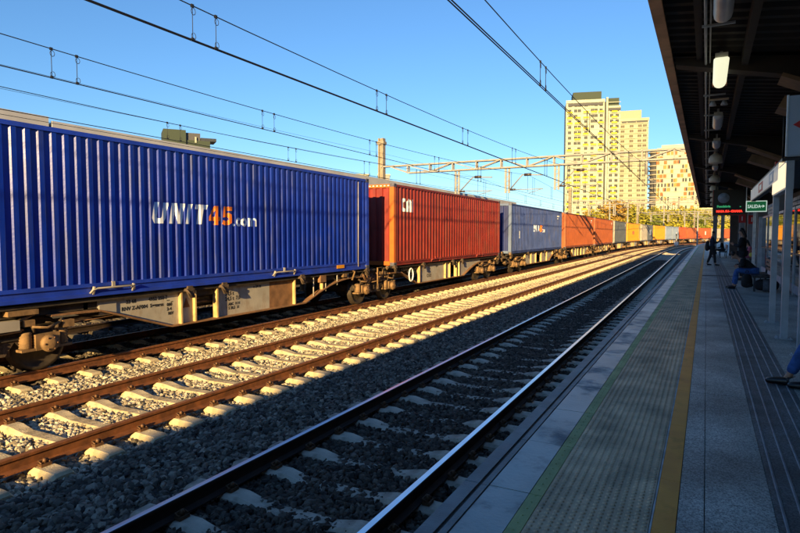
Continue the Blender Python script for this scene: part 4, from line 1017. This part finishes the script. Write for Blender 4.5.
t = pthing('red_sign', 'small red sign above the cream sign board', 'sign', 1.12, 12.2, 3.35); g = MB(); g.box(-.13, .08, -.03, .03, -.22, .20, 'signred'); g.build('panel', t); g = MB(); g.tube([(-.02, 0, .2), (-.02, 0, 1.3)], .015, 'steeldk', 6); g.build('rod', t)
t = pthing('station_sign', 'large grey-blue hanging sign with a red diamond at the right edge', 'sign', 1.07, 7.05, 3.34)
g = MB(); g.box(-.42, .55, -.015, .015, -.27, .32, 'signgrey'); g.build('panel', t)
g = MB(); g.box(-.435, -.42, -.02, .02, -.28, .33, 'whitepost'); g.box(-.42, .55, -.02, .02, -.285, -.27, 'steel'); g.build('frame', t)
g = MB(); g.prism([(-.38, .03), (-.12, .20), (.14, .03), (-.12, -.14)], 'y', -.021, -.015, 'signred'); g.build('red_diamond', t)
g = MB()
for x in (-.3, .4): g.tube([(x, 0, .32), (x, 0, 1.25)], .02, 'steeldk', 6)
g.build('hanger', t)
g = MB(); g.box(.90, 1.25, 8.2, 10.2, PZ, PZ+.02, 'steeldk')
t = pthing('waste_bin', 'dark low bin with a pale top edge at the right', 'bin', 1.72, 8.5); g = MB(); g.box(-.2, .2, -.4, .4, .02, .62, 'steeldk'); g.build('body', t); g = MB(); g.box(-.22, .22, -.42, .42, .621, .66, 'signwhite'); g.build('lid', t)

def bench(s0, s1, label, x=1.55):
    t = pthing('bench', label, 'bench', x, (s0+s1)/2, PZ, 'platform benches'); h = (s1-s0)/2
    g = MB()
    for k in range(4): g.box(-.22+k*.115, -.22+k*.115+.095, -h, h, .42, .455, 'steeldk')
    g.build('seat', t)
    g = MB()
    for k in range(3): g.box(.235, .26, -h, h, .55+k*.12, .63+k*.12, 'steeldk')
    g.build('backrest', t)
    for y in (-h+.25, h-.25):
        g = MB(); g.beam((-.15, y, 0), (-.15, y, .42), .05, .05, 'steeldk'); g.beam((.2, y, 0), (.27, y, .88), .05, .05, 'steeldk'); g.beam((-.2, y, .40), (.24, y, .40), .05, .04, 'steeldk'); g.build('leg', t)
bench(6.0, 8.1, 'dark bench at the right edge with a seated passenger in jeans', 1.5)
bench(18.3, 20.3, 'dark bench under the leaning passenger in black', 1.30)
bench(31.4, 35.6, 'dark bench with the passengers in pink and navy', 1.95)
bench(44.0, 48.0, 'distant bench below the departure display', .95)

# ------------------------------------------------------------------ people
def skin_part(nodes, edges, m, sub=2, root=0):
    me = bpy.data.meshes.new('tmp'); me.from_pydata([n[0] for n in nodes], edges, [])
    o = bpy.data.objects.new('tmp', me); COL.objects.link(o)
    md = o.modifiers.new('s', 'SKIN'); md.use_smooth_shade = True; md.branch_smoothing = .5
    if not me.skin_vertices: me.attributes.new('skin', 'FLOAT', 'POINT') if False else None
    if len(me.skin_vertices) == 0:
        bm = bmesh.new(); bm.from_mesh(me); bm.verts.layers.skin.verify(); bm.to_mesh(me); bm.free()
    for i, n in enumerate(nodes):
        r = n[1] if isinstance(n[1], tuple) else (n[1], n[1])
        me.skin_vertices[0].data[i].radius = r; me.skin_vertices[0].data[i].use_root = (i == root)
    if sub: s = o.modifiers.new('u', 'SUBSURF'); s.levels = sub; s.render_levels = sub
    bpy.context.view_layer.update(); dg = bpy.context.evaluated_depsgraph_get()
    r = bpy.data.meshes.new_from_object(o.evaluated_get(dg)); bpy.data.objects.remove(o); bpy.data.meshes.remove(me)
    g = MB(); g.add([v.co for v in r.vertices], [tuple(p.vertices) for p in r.polygons], m, True); bpy.data.meshes.remove(r); return g
def merge(a, b):
    o = len(a.v); a.v += b.v
    mm = [a.mi(x) for x in b.mats]
    for f, k, s in zip(b.f, b.m, b.smooth): a.f.append(tuple(i+o for i in f)); a.m.append(mm[k]); a.smooth.append(s)
def lerp(a, b, t): return tuple(a[i]+(b[i]-a[i])*t for i in range(3))
def person(label, loc, rz, J, top, bottom, hair='short', group=None, bulk=1.0, sub=2):
    """J: joints in a local frame, facing +y; pel, che, nec, hea, and l/r of sho elb wri hip kne ank toe"""
    t = thing('person', label, 'person', loc, rz, group)
    P_, C_, N_, H_ = J['pel'], J['che'], J['nec'], J['hea']
    mid = lerp(P_, C_, .5)
    nodes = [(P_, (.13, .10)), (mid, (.12, .095)), (C_, (.145, .10)), (N_, .055), (lerp(N_, H_, .5), .058), (H_, (.078, .092)), ((H_[0]+J.get('up', (0,0,.09))[0], H_[1]+J.get('up', (0,0,.09))[1], H_[2]+J.get('up', (0,0,.09))[2]), (.062, .07))]
    edges = [(0,1), (1,2), (2,3), (3,4), (4,5), (5,6)]
    for s in 'lr':
        b = len(nodes)
        nodes += [(J[s+'sho'], .060), (J[s+'elb'], .042), (J[s+'wri'], .028), (J[s+'han'], (.036, .022))]
        edges += [(2, b), (b, b+1), (b+1, b+2), (b+2, b+3)]
        b = len(nodes)
        nodes += [(J[s+'hip'], .085), (J[s+'kne'], .058), (J[s+'ank'], .034), (lerp(J[s+'ank'], J[s+'toe'], .3), .015)]
        edges += [(0, b), (b, b+1), (b+1, b+2), (b+2, b+3)]
    body = skin_part(nodes, edges, 'skin', sub)
    for s in 'lr':                                       # fingers
        w, h = Vector(J[s+'wri']), Vector(J[s+'han']); d = (h-w).normalized(); side = d.cross(Vector((0, 1, .2))).normalized(); nrm = side.cross(d)
        for k in range(4):
            L = (.072, .082, .078, .060)[k]; o = h+side*(k-1.5)*.020-d*.01
            merge(body, skin_part([(tuple(o), .010), (tuple(o+d*L*.5+nrm*.006), .0092), (tuple(o+d*L*.85+nrm*.028), .0080)], [(0,1), (1,2)], 'skin', 1))
        o = lerp(w, h, .55); o = Vector(o); merge(body, skin_part([(tuple(o-side*.02), .012), (tuple(o-side*.05+d*.03), .011), (tuple(o-side*.058+d*.062), .009)], [(0,1), (1,2)], 'skin', 1))
    F = Vector(J.get('face', (0, 1, 0))).normalized(); U = Vector(J.get('up', (0,0,.09))).normalized(); S_ = F.cross(U).normalized(); H = Vector(H_)
    def at(a, b, c): return tuple(H+F*a+U*b+S_*c)
    merge(body, skin_part([(at(.082, .03, 0), .010), (at(.104, -.005, 0), .014), (at(.088, -.015, 0), .012)], [(0,1), (1,2)], 'skin', 1))
    for c in (-.032, .032):
        g = MB(); g.lathe(at(.080, .028, c), [(.004, -.009), (.010, 0), (.004, .009)], 'white', n=8); g.lathe(at(.087, .028, c), [(.002, -.005), (.005, 0), (.002, .005)], 'hair', n=8); merge(body, g)
    merge(body, skin_part([(at(.084, -.048, -.022), .006), (at(.092, -.048, 0), .008), (at(.084, -.048, .022), .006)], [(0,1), (1,2)], 'pink', 1))
    for c in (-.085, .085): merge(body, skin_part([(at(-.005, .022, c), .012), (at(-.012, -.02, c), .010)], [(0,1)], 'skin', 1))
    body.build('body', t)
    # hair
    hn = [(at(.03, .105, 0), .075), (at(-.03, .075, 0), .098), (at(-.055, .01, 0), .080)]; he = [(0,1), (1,2)]
    if hair == 'long': hn += [(at(-.075, -.09, 0), (.085, .05)), (at(-.085, -.22, 0), (.07, .035))]; he += [(2,3), (3,4)]
    if hair == 'hood': hn += [(at(-.07, -.08, 0), .085)]; he += [(2, 3)]
    skin_part(hn, he, 'hair', sub).build('hair', t)
    # top
    k = 1.0*bulk
    nodes = [(lerp(P_, C_, -.05), (.155*k, .125*k)), (mid, (.15*k, .125*k)), (C_, (.175*k, .135*k)), (lerp(C_, N_, .7), (.085, .08))]; edges = [(0,1), (1,2), (2,3)]
    for s in 'lr':
        b = len(nodes); nodes += [(J[s+'sho'], .078*k), (J[s+'elb'], .060*k), (lerp(J[s+'elb'], J[s+'wri'], .95), .046)]; edges += [(2, b), (b, b+1), (b+1, b+2)]
    skin_part(nodes, edges, top, sub, 1).build('jacket', t)
    nodes = [(lerp(P_, C_, .06), (.145, .118))]; edges = []
    for s in 'lr':
        b = len(nodes); nodes += [(J[s+'hip'], .102), (lerp(J[s+'hip'], J[s+'kne'], .5), .090), (J[s+'kne'], .074), (lerp(J[s+'kne'], J[s+'ank'], .5), .066), (lerp(J[s+'kne'], J[s+'ank'], .93), .056)]
        edges += [(0, b)]+[(b+i, b+i+1) for i in range(4)]
    skin_part(nodes, edges, bottom, sub).build('trousers', t)
    for s in 'lr':
        A, T = Vector(J[s+'ank']), Vector(J[s+'toe']); d = (T-A); d.z = 0; d.normalize(); zf = J.get('floor', 0)
        hl = Vector((A.x, A.y, zf))-d*.045
        sh = skin_part([(tuple(hl+Vector((0,0,.045))), (.044, .050)), (tuple(hl+d*.10+Vector((0,0,.042))), (.046, .046)), (tuple(hl+d*.18+Vector((0,0,.038))), (.050, .036)), (tuple(hl+d*.255+Vector((0,0,.028))), (.042, .030)), (tuple(hl+d*.02+Vector((0,0,.095))), .042)], [(0,1), (1,2), (2,3), (0,4)], 'shoe', 2)
        o = sh.build('shoe', t)
    return t
def standing(bend=0, step=.12, arms='down', h=1.0):
    J = dict(pel=(0,0,.95), che=(0,.02,1.32), nec=(0,.01,1.47), hea=(0,.05,1.60), face=(0,1,-.35), up=(0,.03,.085))
    for s, g in (('l', -1), ('r', 1)):
        J[s+'sho'] = (g*.17, 0, 1.40); J[s+'hip'] = (g*.09, 0, .90); f = g*step
        J[s+'kne'] = (g*.10, f*.5+.03, .50); J[s+'ank'] = (g*.10, f-.02, .09); J[s+'toe'] = (g*.12, f+.12, .04)
        if arms == 'down': J[s+'elb'] = (g*.22, -.02, 1.12); J[s+'wri'] = (g*.20, .10, .90); J[s+'han'] = (g*.19, .13, .84)
        else: J[s+'elb'] = (g*.22, .03, 1.13); J[s+'wri'] = (g*.06, .27, 1.18); J[s+'han'] = (g*.03, .32, 1.22)
    for k_ in J:
        if k_ not in ('face', 'up'): J[k_] = tuple(c*h for c in J[k_])
    return J
def seated(lean=0, feet=.45, spread=.12, arms='lap'):
    z = .53; c = math.cos(lean); s_ = math.sin(lean)
    def up(l, y=0): return (0, l*s_+y*c, z+l*c-y*s_)
    J = dict(pel=(0, 0, z), che=up(.38, .02), nec=up(.53, .02), hea=up(.655, .07), face=(0, math.cos(lean*1.2), -math.sin(lean*1.2)-.1), up=(0, .09*s_, .09*c))
    for s, g in (('l', -1), ('r', 1)):
        a = up(.46); J[s+'sho'] = (g*.17, a[1], a[2]); J[s+'hip'] = (g*.09, .03, z-.01); J[s+'kne'] = (g*spread, .45, z+.0)
        J[s+'ank'] = (g*spread, feet+.02*g, .09); J[s+'toe'] = (g*spread*1.2, feet+.14+.02*g, .04)
        if arms == 'lap':
            J[s+'elb'] = (g*.24, max(.12, a[1]*.75+.05), max(z+.14, a[2]-.27)); J[s+'wri'] = (g*.07, max(.34, a[1]*.6+.2), z+.13); J[s+'han'] = (g*.03, max(.40, a[1]*.6+.26), z+.12)
    return J
def prot(off, s, face):        # face: heading in degrees measured from along-the-platform, anticlockwise
    X, Y, a = pp(off, s); return (X, Y, PZ), -a+R(face)
l, r = prot(.22, 33.4, -90); person('standing passenger in dark clothes with backpack, facing right on the open platform', l, r, standing(step=.18, arms='up', h=1.0), 'jacketnavy', 'trousers', 'short', bulk=1.12)
bp_ = thing('backpack', 'dark backpack carried by the standing passenger on the open platform', 'backpack', (l[0]-.02, l[1], PZ), r)
g = skin_part([((-.0, -.16, 1.28), (.12, .06)), ((0, -.20, 1.10), (.15, .10)), ((0, -.20, .86), (.16, .12)), ((0, -.19, .72), (.12, .08))], [(0,1), (1,2), (2,3)], 'bag', 2); g.build('bag_body', bp_)
for x in (-.10, .10): g = MB(); g.tube([(x, -.17, 1.36), (x, .0, 1.47), (x, .14, 1.32), (x, .10, 1.05), (x, -.15, .92)], .016, 'baggrey', 6); g.build('strap', bp_)
l, r = prot(1.06, 23.0, 75); person('standing passenger in black with head bowed, behind the leaning one', l, r, standing(step=.06, arms='up', h=1.03), 'jacketblack', 'trousers', 'long', bulk=1.15)
J = seated(.80, .50, .14)
l, r = prot(1.20, 19.35, 88); person('seated passenger in black jacket and blue jeans leaning forward', l, r, J, 'jacketblack', 'jeans', 'short', bulk=1.1)
l, r = prot(1.37, 6.98, 86); Jf = seated(.1, .62, .11); Jf['lank'] = (-.02, .45, .09); Jf['ltoe'] = (.0, .60, .04); person('passenger in blue jeans and black shoes seated at the right edge', l, r, Jf, 'jacketnavy', 'jeans', 'short')
l, r = prot(1.92, 32.5, 90); person('seated passenger in pink top on the bench beyond the shelter', l, r, seated(.25, .42), 'pink', 'pink', 'long')
l, r = prot(1.92, 34.0, 85); person('seated passenger in navy beside the one in pink', l, r, seated(.15, .42), 'jacketnavy', 'trousers', 'short')
l, r = prot(.98, 45.0, 85); person('small distant seated passenger in black under the display', l, r, seated(.2, .5), 'jacketblack', 'trousers', 'short')
X, Y, a = pp(1.85, 31.8); t = thing('shopping_bag', 'small yellow bag on the bench beside the passenger in pink', 'bag', (X, Y, PZ+.46), -a); g = skin_part([((0,0,.03), (.10,.08)), ((0,0,.16), (.12,.09)), ((0,0,.27), (.08,.05))], [(0,1), (1,2)], 'yellowcloth', 2); g.build('bag_body', t); g = MB(); g.tube([(-.06, 0, .28), (-.03, 0, .38), (.03, 0, .38), (.06, 0, .28)], .01, 'yellowcloth', 5); g.build('handle', t)
# bags at the feet of the leaning passenger
X, Y, a = pp(.98, 18.75); t = thing('backpack', 'black backpack standing on the platform at the feet of the leaning passenger', 'backpack', (X, Y, PZ), -a+.5)
g = skin_part([((0,0,.07), (.15,.12)), ((0,0,.24), (.17,.13)), ((0,0,.40), (.14,.10)), ((0,0,.48), (.08,.06))], [(0,1), (1,2), (2,3)], 'bag', 2); g.build('bag_body', t)
g = MB(); g.tube([(-.03, 0, .50), (-.03, 0, .56), (.03, 0, .56), (.03, 0, .50)], .012, 'bag', 6); g.build('handle', t)
g = skin_part([((0,-.15,.10), (.11,.05)), ((0,-.16,.24), (.11,.04))], [(0,1)], 'bag', 1); g.build('pocket', t)
X, Y, a = pp(1.42, 18.55); t = thing('duffel_bag', 'black duffel bag with a grey middle beside the backpack', 'bag', (X, Y, PZ), -a)
g = skin_part([((-.30,0,.17), (.12,.12)), ((-.12,0,.20), (.18,.18)), ((.14,0,.20), (.18,.18)), ((.32,0,.17), (.12,.12))], [(0,1), (1,2), (2,3)], 'bag', 2); g.build('bag_body', t)
g = MB(); n = 14; g.tube([(x_, 0, .19) for x_ in (-.08, .10)], .175, 'baggrey', 18); g.build('grey_panel', t)
g = MB(); g.tube([(-.15, 0, .33), (-.08, 0, .46), (.08, 0, .46), (.15, 0, .33)], .012, 'bag', 6); g.build('handle', t)

# ------------------------------------------------------------------ far side of the line
fp = MB(); sweep(fp, [(-16.6, -1.4), (-16.6, .68), (-26, .68), (-26, -1.4)], svals(-60, 62, 6), tp, 'plinth'); struct(fp.build('far_platform', fix=False))
cp2 = thing('far_canopy', 'pale grey canopy roof edge running behind the containers', 'canopy', (-17.2, 0, 0))
for a_, b_, dz in ((-60, 10.6, .10), (10.7, 60, 0)):
    g = MB(); g.box(-7.5, 0, a_, b_, 5.22+dz, 5.30+dz, 'roofgrey'); g.box(0, .06, a_, b_, 5.10+dz, 5.64+dz, 'roofgrey'); g.box(-7.5, -.05, a_, b_, 5.52+dz, 5.58+dz, 'roofgrey'); g.build('fascia', cp2)
for y_ in range(-54, 45, 9): g = MB(); g.box(-3.9, -3.6, y_, y_+.3, .68, 5.0, 'pilasterg'); g.build('column', cp2)
g = MB(); g.box(0, .3, -60, 45, 0, 3.6, 'wallr'); tag(g.build('far_platform_wall', None, (-26.4, 0, -.5)), 'dark wall behind the far platform, seen in gaps under the wagons', 'wall')

# towers
def place_many(name, me, xf, parent, rnd, limit=100):
    """the largest hundred as parts, the rest as one"""
    for p in xf[:limit]: obj(name, me, parent, p)
    if len(xf) > limit:
        g = MB(); vs = [v.co.copy() for v in me.vertices]; fs = [tuple(p.vertices) for p in me.polygons]; mi = [p.material_index for p in me.polygons]
        for p in xf[limit:]:
            o = len(g.v); g.v += [tuple(v+Vector(p)) for v in vs]
            for f_, k_ in zip(fs, mi): g.f.append(tuple(i+o for i in f_)); g.m.append(k_); g.smooth.append(False)
        m2 = bpy.data.meshes.new(name); m2.from_pydata(g.v, [], g.f)
        for mm in me.materials: m2.materials.append(mm)
        m2.polygons.foreach_set('material_index', g.m); m2.update(); struct(obj(name, m2, parent), 'stuff')
def win_mesh(w, h, m, frame='tcream', d=.12):
    g = MB(); g.box(-w/2, w/2, -d, 0, 0, h, m); g.box(-w/2-.08, w/2+.08, -d-.05, -d+.02, -.14, -.0, frame); g.box(-.04, .04, -d-.03, -d, 0, h, frame); return g.mesh('window')
def panel_mesh(w, h, m, d=.9): g = MB(); g.box(-w/2, w/2, -d, 0, 0, h, m); g.box(-w/2, w/2, -d, 0, -.25, -.003, 'twhite'); return g.mesh('balcony')
def tower(label, px, dep, rot):
    x, y, _ = at_depth(px, dep, 0); return thing('apartment_tower', label, 'apartment tower', (x, y, -2), TH*.0+math.atan2(-x, y)+rot)
rnd = random.Random(5)
# A: white and yellow, two slabs under olive roof blocks
tA = tower('tall white apartment tower with yellow balcony panels and an olive roof block', 583, 322, .10)
FH = 2.95; nF = 26; top = nF*FH
g = MB(); g.box(-10, 10, 0, 16, 0, top+1.0, 'twhite'); g.box(12.3, 18.6, 1.5, 16, 0, top-2, 'twhite'); g.box(10, 12.3, 3.0, 16, 0, top+.5, 'tdark'); g.box(11.0, 12.0, .6, 3.0, 0, top+2.5, 'twhite')
g.box(-10.3, 10.3, -.5, -.003, top-.2, top+1.4, 'twhite'); g.box(-9.2, 9.2, -.6, -.5, top-1.8, top-.4, 'tdark'); g.box(12.3, 18.6, .9, 1.497, top-4.6, top-3.4, 'tdark')
for k in range(1, nF+1): g.box(-10.05, 10.05, -.18, -.003, k*FH-.32, k*FH, 'tcream'); g.box(12.25, 18.65, 1.25, 1.497, k*FH-.32, k*FH, 'tcream')
for x_ in (-10.1, -6.2, -1.9, 2.6, 6.6, 9.8): g.box(x_-.18, x_+.18, -.35, -.003, 0, top, 'twhite')
g.build('wall', tA)
g = MB(); g.box(-6.5, 8.5, 1.5, 13, top+1.0, top+6.0, 'tolive'); g.box(12.5, 18, 3, 14, top-2, top+2.4, 'tolive'); g.build('roof_block', tA)
ws, ys_ = [], []
for fl in range(nF-1, 2, -1):
    for x_ in (-8.2, -5.0, -3.1, .4, 3.8, 5.6, 8.3):
        if rnd.random() < .82: ws.append((x_+rnd.uniform(-.1, .1), -.005, fl*FH+.75-0.0))
    for x_ in (14.0, 16.9): ws.append((x_, 1.495, (fl-1)*FH+.75))
place_many('window', win_mesh(1.6, 1.5, 'twin'), ws, tA, rnd)
pw = []
for fl in range(nF-2, 1, -1):
    for x_ in (-8.2, -4.05, .4, 4.6, 8.3):
        if rnd.random() < .58: pw.append((x_, -.19, fl*FH+.10))
    if rnd.random() < .8: pw.append((15.4, 1.24, fl*FH+.1))
place_many('balcony', panel_mesh(2.9, .95, 'tyellow', .5), pw, tA, rnd)
# B: cream slab behind
tB = tower('cream apartment tower with a beige top, right behind the white one', 631.5, 350, .06)
nF = 25; top = nF*FH
g = MB(); g.box(-9.6, 8.0, 0, 15, 0, top-.5, 'tcream'); g.box(-9.9, -8.8, -.8, 0, 0, top-12, 'tdark'); g.box(-8.0, 8.3, -.5, -.003, top-1.7, top-.1, 'tcream')
for k in range(1, nF): g.box(-8.6, 7.9, -.5, -.003, k*FH-.3, k*FH, 'tcream')
for x_ in (-4.0, 1.1): g.box(x_-.15, x_+.15, -.3, -.003, 0, top-2, 'tcream')
g.box(-7, 7.5, -.25, -.004, top-2.6, top-1.7, 'tdark'); g.build('wall', tB)
g = MB(); g.box(-8.8, 4, 1, 13, top-.5, top+4.8, 'tbeige'); g.build('roof_block', tB)
ws = [(x_+rnd.uniform(-.15, .15), -.005, fl*FH+.55) for fl in range(nF-2, 2, -1) for x_ in (-6.4, -1.5, 3.2, 5.9)]
place_many('window', win_mesh(2.1, 1.4, 'twin2', 'tcream'), ws, tB, rnd)
# C: white with scattered red and ochre panels, rounded left corner with balcony rings
tC = tower('round-cornered white apartment tower with scattered red and ochre panels', 672, 380, -.05)
nF = 20; top = nF*2.95+2
g = MB(); g.box(-10.5, 14, 0, 18, 0, top, 'twhite'); g.box(14, 30, 2.5, 18, 0, top-6, 'tcream')
for k in range(1, nF+1):
    g.box(-10.5, 14.1, -.25, -.003, k*2.95-.35, k*2.95, 'twhite'); g.box(14.1, 30.1, 1.2, 2.497, k*2.95-.5 if k < nF-2 else 1, k*2.95 if k < nF-2 else 1.3, 'tbeige')
g.build('wall', tC)
for k in range(1, nF+1):
    g = MB(); g.lathe((-10.5, 6, k*2.95-.2), [(5.6, -.5), (5.7, .25)], 'tbeige', n=20); g.build('balcony', tC)
g = MB(); g.lathe((-10.5, 6, 0), [(4.6, 0), (4.6, top-1)], 'tdark', n=20); g.build('stair_core', tC)
g = MB(); g.box(-8, 10, 3, 14, top, top+2.2, 'twhite'); g.build('roof_block', tC)
for mname, prob, off in (('tred', .26, 0), ('tochre', .16, .5), ('twin', .26, 1.0)):
    pl = []
    for fl in range(nF-1, 1, -1):
        for c_ in range(12):
            if rnd.random() < prob: pl.append((-9.4+c_*2.05+rnd.uniform(-.3, .3)+off*.4, -.252-off*.03, fl*2.95+.05))
    place_many('facade_panel', panel_mesh({'tred': 1.8, 'tochre': 1.5, 'twin': .9}[mname], 2.25, mname, .1), pl, tC, rnd)
ws = [(x_, 2.49, fl*2.95+.7) for fl in range(nF-4, 1, -1) for x_ in (16, 19, 22, 25, 28)]
place_many('window', win_mesh(1.6, 1.3, 'twin2', 'tcream'), ws, tC, rnd)
# low building seen over the first container, and two pale blocks behind the mast
x, y, _ = at_depth(189, 150, 0); t = thing('rooftop_building', 'olive block building with dark rooftop plant, seen above the blue container', 'building', (x, y, -2), math.atan2(-x, y)+.1)
g = MB(); g.box(-5.6, -.2, 0, 8, 0, 31.0, 'tolive'); g.box(-.2, 5.8, .5, 9, 0, 28.6, 'tolive'); g.build('wall', t)
g = MB(); g.box(-.19, 3.4, .8, 8, 28.61, 30.5, 'tdark'); g.box(3.5, 7.4, .6, 6, 28.61, 29.4, 'steeldk'); g.box(2.0, 2.4, .3, .49, 28.0, 29.5, 'twhite'); g.build('rooftop_plant', t)
for i, (px, d, w_, h_, lab) in enumerate(((361, 190, 5.0, 23.5, 'small pale grey block left of the tall mast'), (384, 200, 4.0, 24.5, 'small pale grey block right of the tall mast'), (275, 210, 5.5, 27.5, 'small pale rooftop just over the blue container edge'))):
    x, y, _ = at_depth(px, d, 0); t = thing('distant_block', lab, 'building', (x, y, -2), math.atan2(-x, y)); g = MB(); g.box(-w_/2, w_/2, 0, 8, 0, h_, 'pilasterg'); g.build('wall', t); g = MB(); g.box(-w_/2-.2, w_/2+.2, -.2, 8.2, h_, h_+.5, 'tcream'); g.build('parapet', t)
# low buildings on the horizon, mostly hidden
for i, (px, d, w_, h_, m, lab) in enumerate(((735, 330, 46, 12, 'tcream', 'low cream building at the end of the platform'), (765, 260, 40, 9, 'tbeige', 'low beige building behind the pilasters'), (700, 420, 60, 30, 'tcream', 'wide cream building behind the round-cornered tower'))):
    x, y, _ = at_depth(px, d, 0); t = thing('low_building', lab, 'building', (x, y, -2), math.atan2(-x, y)); g = MB(); g.box(-w_/2, w_/2, 0, 12, 0, h_, m); g.build('wall', t); g = MB(); g.box(-w_/2-.3, w_/2+.3, -.3, 12.3, h_, h_+.4, 'tbeige'); g.build('cornice', t)
    place_many('window', win_mesh(1.6, 1.3, 'twin2', 'tcream'), [(-w_/2+2+k*3.1, -.01, 1.2+3*fl) for fl in range(int(h_/3)) for k in range(int(w_/3.1)-1)], t, rnd)
t = None
g = MB(); g.box(-.12, .12, 0, 90, 0, 2.4, 'tcream'); x, y, a = tp(-26, 56)
# autumn trees beyond the train
def tree_meshes(seed, m, H, W_):
    r = random.Random(seed); tr = MB(); tr.tube([(0,0,-1), (.1, 0, H*.25), (0, .1, H*.5), (.1, 0, H*.8)], [.28, .22, .15, .05], 'bark', 7)
    tips = []
    for k in range(11):
        z = H*r.uniform(.25, .7); t_ = r.uniform(0, 6.28); L = W_*r.uniform(.3, .5); e = (L*math.cos(t_), L*math.sin(t_), z+H*r.uniform(.08, .25)); tr.tube([(0,0,z), (e[0]*.5, e[1]*.5, z+(e[2]-z)*.4), e], [.09, .06, .03], 'bark', 5); tips.append(e)
    cr = MB(); cl = [(e, r.uniform(.9, 1.6)) for e in tips]+[((r.uniform(-.3,.3)*W_, r.uniform(-.3,.3)*W_, H*r.uniform(.35, .97)), r.uniform(.8, 1.5)) for _ in range(14)]
    for c, rad in cl:
        for _ in range(95):
            d = Vector((r.gauss(0,1), r.gauss(0,1), r.gauss(0,.8))).normalized()*rad*r.uniform(.4, 1.05); p = Vector(c)+d; s = r.uniform(.12, .26)
            n = Vector((r.gauss(0,1), r.gauss(0,1), r.gauss(0,1))).normalized(); u = n.orthogonal().normalized()*s; v = n.cross(u)
            cr.add([p-u-v*.6, p+u-v*.6, p+u*.6+v, p-u*.6+v], ((0,1,2,3),), m)
    return tr.mesh('trunk'), cr.mesh('crown', False)
tm = [tree_meshes(1, 'leaf_y', 10, 7), tree_meshes(2, 'leaf_o', 11, 7.5), tree_meshes(3, 'leaf_g', 9, 7), tree_meshes(4, 'leaf_y', 8, 6.5)]
tl = [(596,0,176,.95),(605,1,178,1.1),(614,3,182,1.2),(624,0,186,1.1),(634,0,190,1.15),(644,2,194,1.0),(655,0,200,1.1),(665,3,205,1.25),(676,0,214,1.15),(687,2,222,1.2),(698,0,232,1.2),(709,3,240,1.35),(720,0,246,1.2),(731,0,255,1.2),(742,2,262,1.3)]
desc = {0: 'yellow-green', 1: 'orange', 2: 'green', 3: 'golden'}
ordn = ['first','second','third','fourth','fifth','sixth','seventh','eighth','ninth','tenth','eleventh','twelfth','thirteenth','fourteenth','fifteenth','sixteenth','seventeenth']
for i, (px, k, d, sc) in enumerate(tl):
    x, y, _ = at_depth(px, d+12, 0); t = thing('autumn_tree', '%s leafed tree, %s from the left in the row beyond the train' % (desc[k], ordn[i]), 'tree', (x, y, -1.3), i*1.3, 'autumn trees beyond the train')
    t.scale = (sc*1.5, sc*1.5, sc*1.2); obj('trunk', tm[k][0], t); obj('crown', tm[k][1], t)
# pale railing beyond the end of the trains
x, y, a = tp(-18.5, 120)
rl = thing('boundary_fence', 'pale mesh fence behind the far end of the train', 'fence', (0, 0, 0))
for s in range(60, 260, 5):
    X, Y, a = tp(-18.5, s); g = MB(); g.box(X-.05, X+.05, Y-.05, Y+.05, -1.5, 1.9, 'gantry'); g.build('post', rl)
g = MB()
for z in (.3, 1.0, 1.7): sweep(g, [(-18.5, z), (-18.5, z+.06), (-18.44, z+.06)], svals(60, 255, 5), tp, 'gantry')
g.build('rail', rl)
# render settings
S.render.engine = 'CYCLES'
S.cycles.max_bounces = 6; S.cycles.transparent_max_bounces = 12
